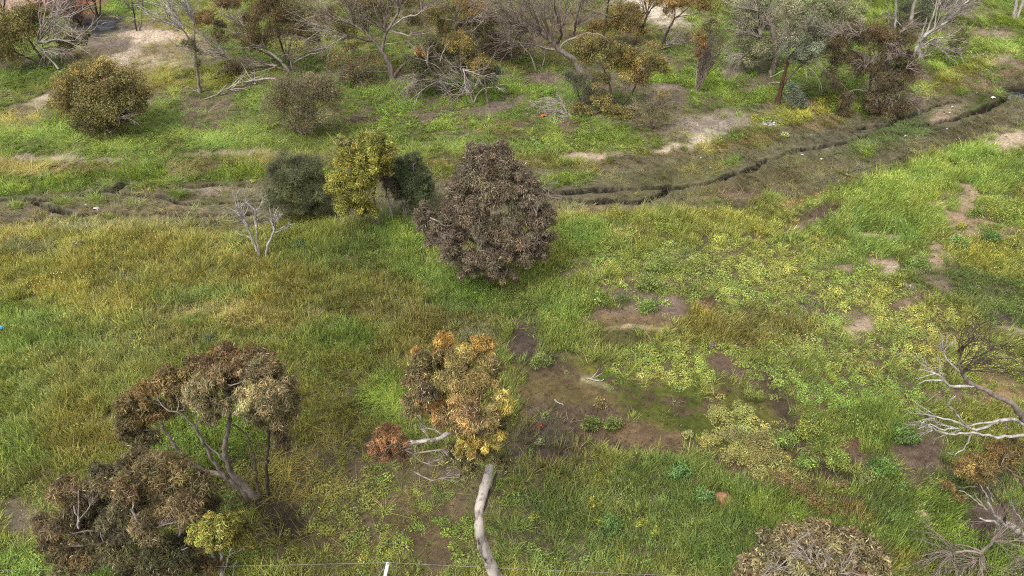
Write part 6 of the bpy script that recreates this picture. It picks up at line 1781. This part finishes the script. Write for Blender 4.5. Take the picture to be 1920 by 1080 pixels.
# red rubble heap and ash
c = on_ground(118, 12)
root = thing('rubble_heap', c, 'heap of broken red brick rubble behind the bare grey boughs', 'rubble heap')
for k in range(90):
    q_ = on_ground(118 + r.normal(0, 22), 12 + r.normal(0, 8), .1)
    q_[2] += .5 * math.exp(-((q_[0] - c[0]) ** 2 + (q_[1] - c[1]) ** 2) / 6)
    link('rubble', blob_mesh('rubble', q_, r.uniform(.10, .32), M_RED if r.uniform() < .6 else (M_REDD if r.uniform() < .7 else M_CLAY), 130 + k, .6, 8), root)
c = on_ground(196, 48)
root = thing('ash_heap', c, 'flat black heap of burnt ash by the sandy track', 'ash heap')
for k in range(26):
    q_ = on_ground(196 + r.normal(0, 9), 48 + r.normal(0, 4), -.02)
    link('ash', blob_mesh('ash', q_, r.uniform(.25, .6), M_ASH, 240 + k, .25, 10), root)
link('charred_stick', (lambda T: (T.add([on_ground(192, 50, .2), on_ground(202, 47, .25)], .05, .03, 5), T.mesh('charred_stick', BARK['pale']))[1])(Tubes()), root)

# a pale wire cage lying in the weeds at the western edge
c = on_ground(16, 190)
root = thing('wire_cage', c, 'broken pale wire frame standing in the weeds by the sandy path', 'wire frame')
for k, dx in enumerate((-.45, .45)):
    T = Tubes()
    T.add(densify([c + np.array([dx, 0, 0]), c + np.array([dx * .9, .05, .7]), c + np.array([dx * .5, .1, .75])], seg=.1), .022, .02, 5)
    link('hoop', T.mesh('hoop', BARK['pale']), root)
for k in range(5):
    T = Tubes()
    z_ = .1 + .15 * k
    T.add([c + np.array([-.45, 0.02, z_]), c + np.array([0, .06, z_ + .04]), c + np.array([.42, 0.02, z_])], .012, .012, 4)
    link('wire', T.mesh('wire', BARK['pale']), root)

# wire fence at the foot of the picture: leaning white post with a teal insulator and one strand
Y0 = ground_at(727, 1057, 1.30)
top = Y0
foot = np.array([top[0] - .33, top[1] - .10, height(top[0] - .33, top[1] - .10) - .1])
root = thing('fence', foot, 'leaning white fence post with a teal insulator carrying a single pale wire', 'fence')
def box_bar(a_, b_, w, name, mat, parent):
    d = (b_ - a_) / np.linalg.norm(b_ - a_)
    u = np.cross(d, [0, 1, 0]); u /= np.linalg.norm(u)
    v = np.cross(d, u)
    V, k = [], w * .5
    for p_ in (a_, b_):
        for s1, s2 in ((-1, -1), (1, -1), (1, 1), (-1, 1)):
            V.append(p_ + u * k * s1 + v * k * s2)
    Q = [[0, 1, 2, 3], [7, 6, 5, 4], [0, 4, 5, 1], [1, 5, 6, 2], [2, 6, 7, 3], [3, 7, 4, 0]]
    o = link(name, new_mesh(name, np.array(V), np.array(Q), mat), parent)
    bv = o.modifiers.new('edge', 'BEVEL'); bv.width = .012; bv.segments = 2
    return o
box_bar(foot, top, .095, 'post', M_POST, root)
axis = (top - foot) / np.linalg.norm(top - foot)
link('insulator', blob_mesh('insulator', top + axis * .005 + np.array([0, -.01, 0]), .032, M_TEAL, 400, .8, 12, lump=.05), root)
wz = top - axis * .06 + np.array([0, .075, 0])
def strand(ends, r_, sag):
    T = Tubes()
    a_, b_ = ends
    n = 26
    T.add([a_ + (b_ - a_) * f - np.array([0, 0, sag * 4 * f * (1 - f)]) for f in np.linspace(0, 1, n)], r_, r_, 5)
    return T.mesh('wire', M_WIRE)
dirL = ground_at(-300, 1073, 1.26); dirR = ground_at(1700, 1096, 1.26)
link('wire', strand((wz, dirL), .0045, .05), root)
link('wire', strand((wz, dirR), .0045, .05), root)
T = Tubes(); T.add(densify([top - axis * .22, top - axis * .28 + np.array([-.10, 0, -.02]), top - axis * .5 + np.array([-.2, 0, -.1]), foot + np.array([-.25, 0, .2])], seg=.08), .009, .009, 5)
link('stay_wire', T.mesh('stay_wire', M_WIRE), root)
nt = sum(2 * len(o.data.polygons) for o in COL.objects if o.type == 'MESH')
print('tris', nt)
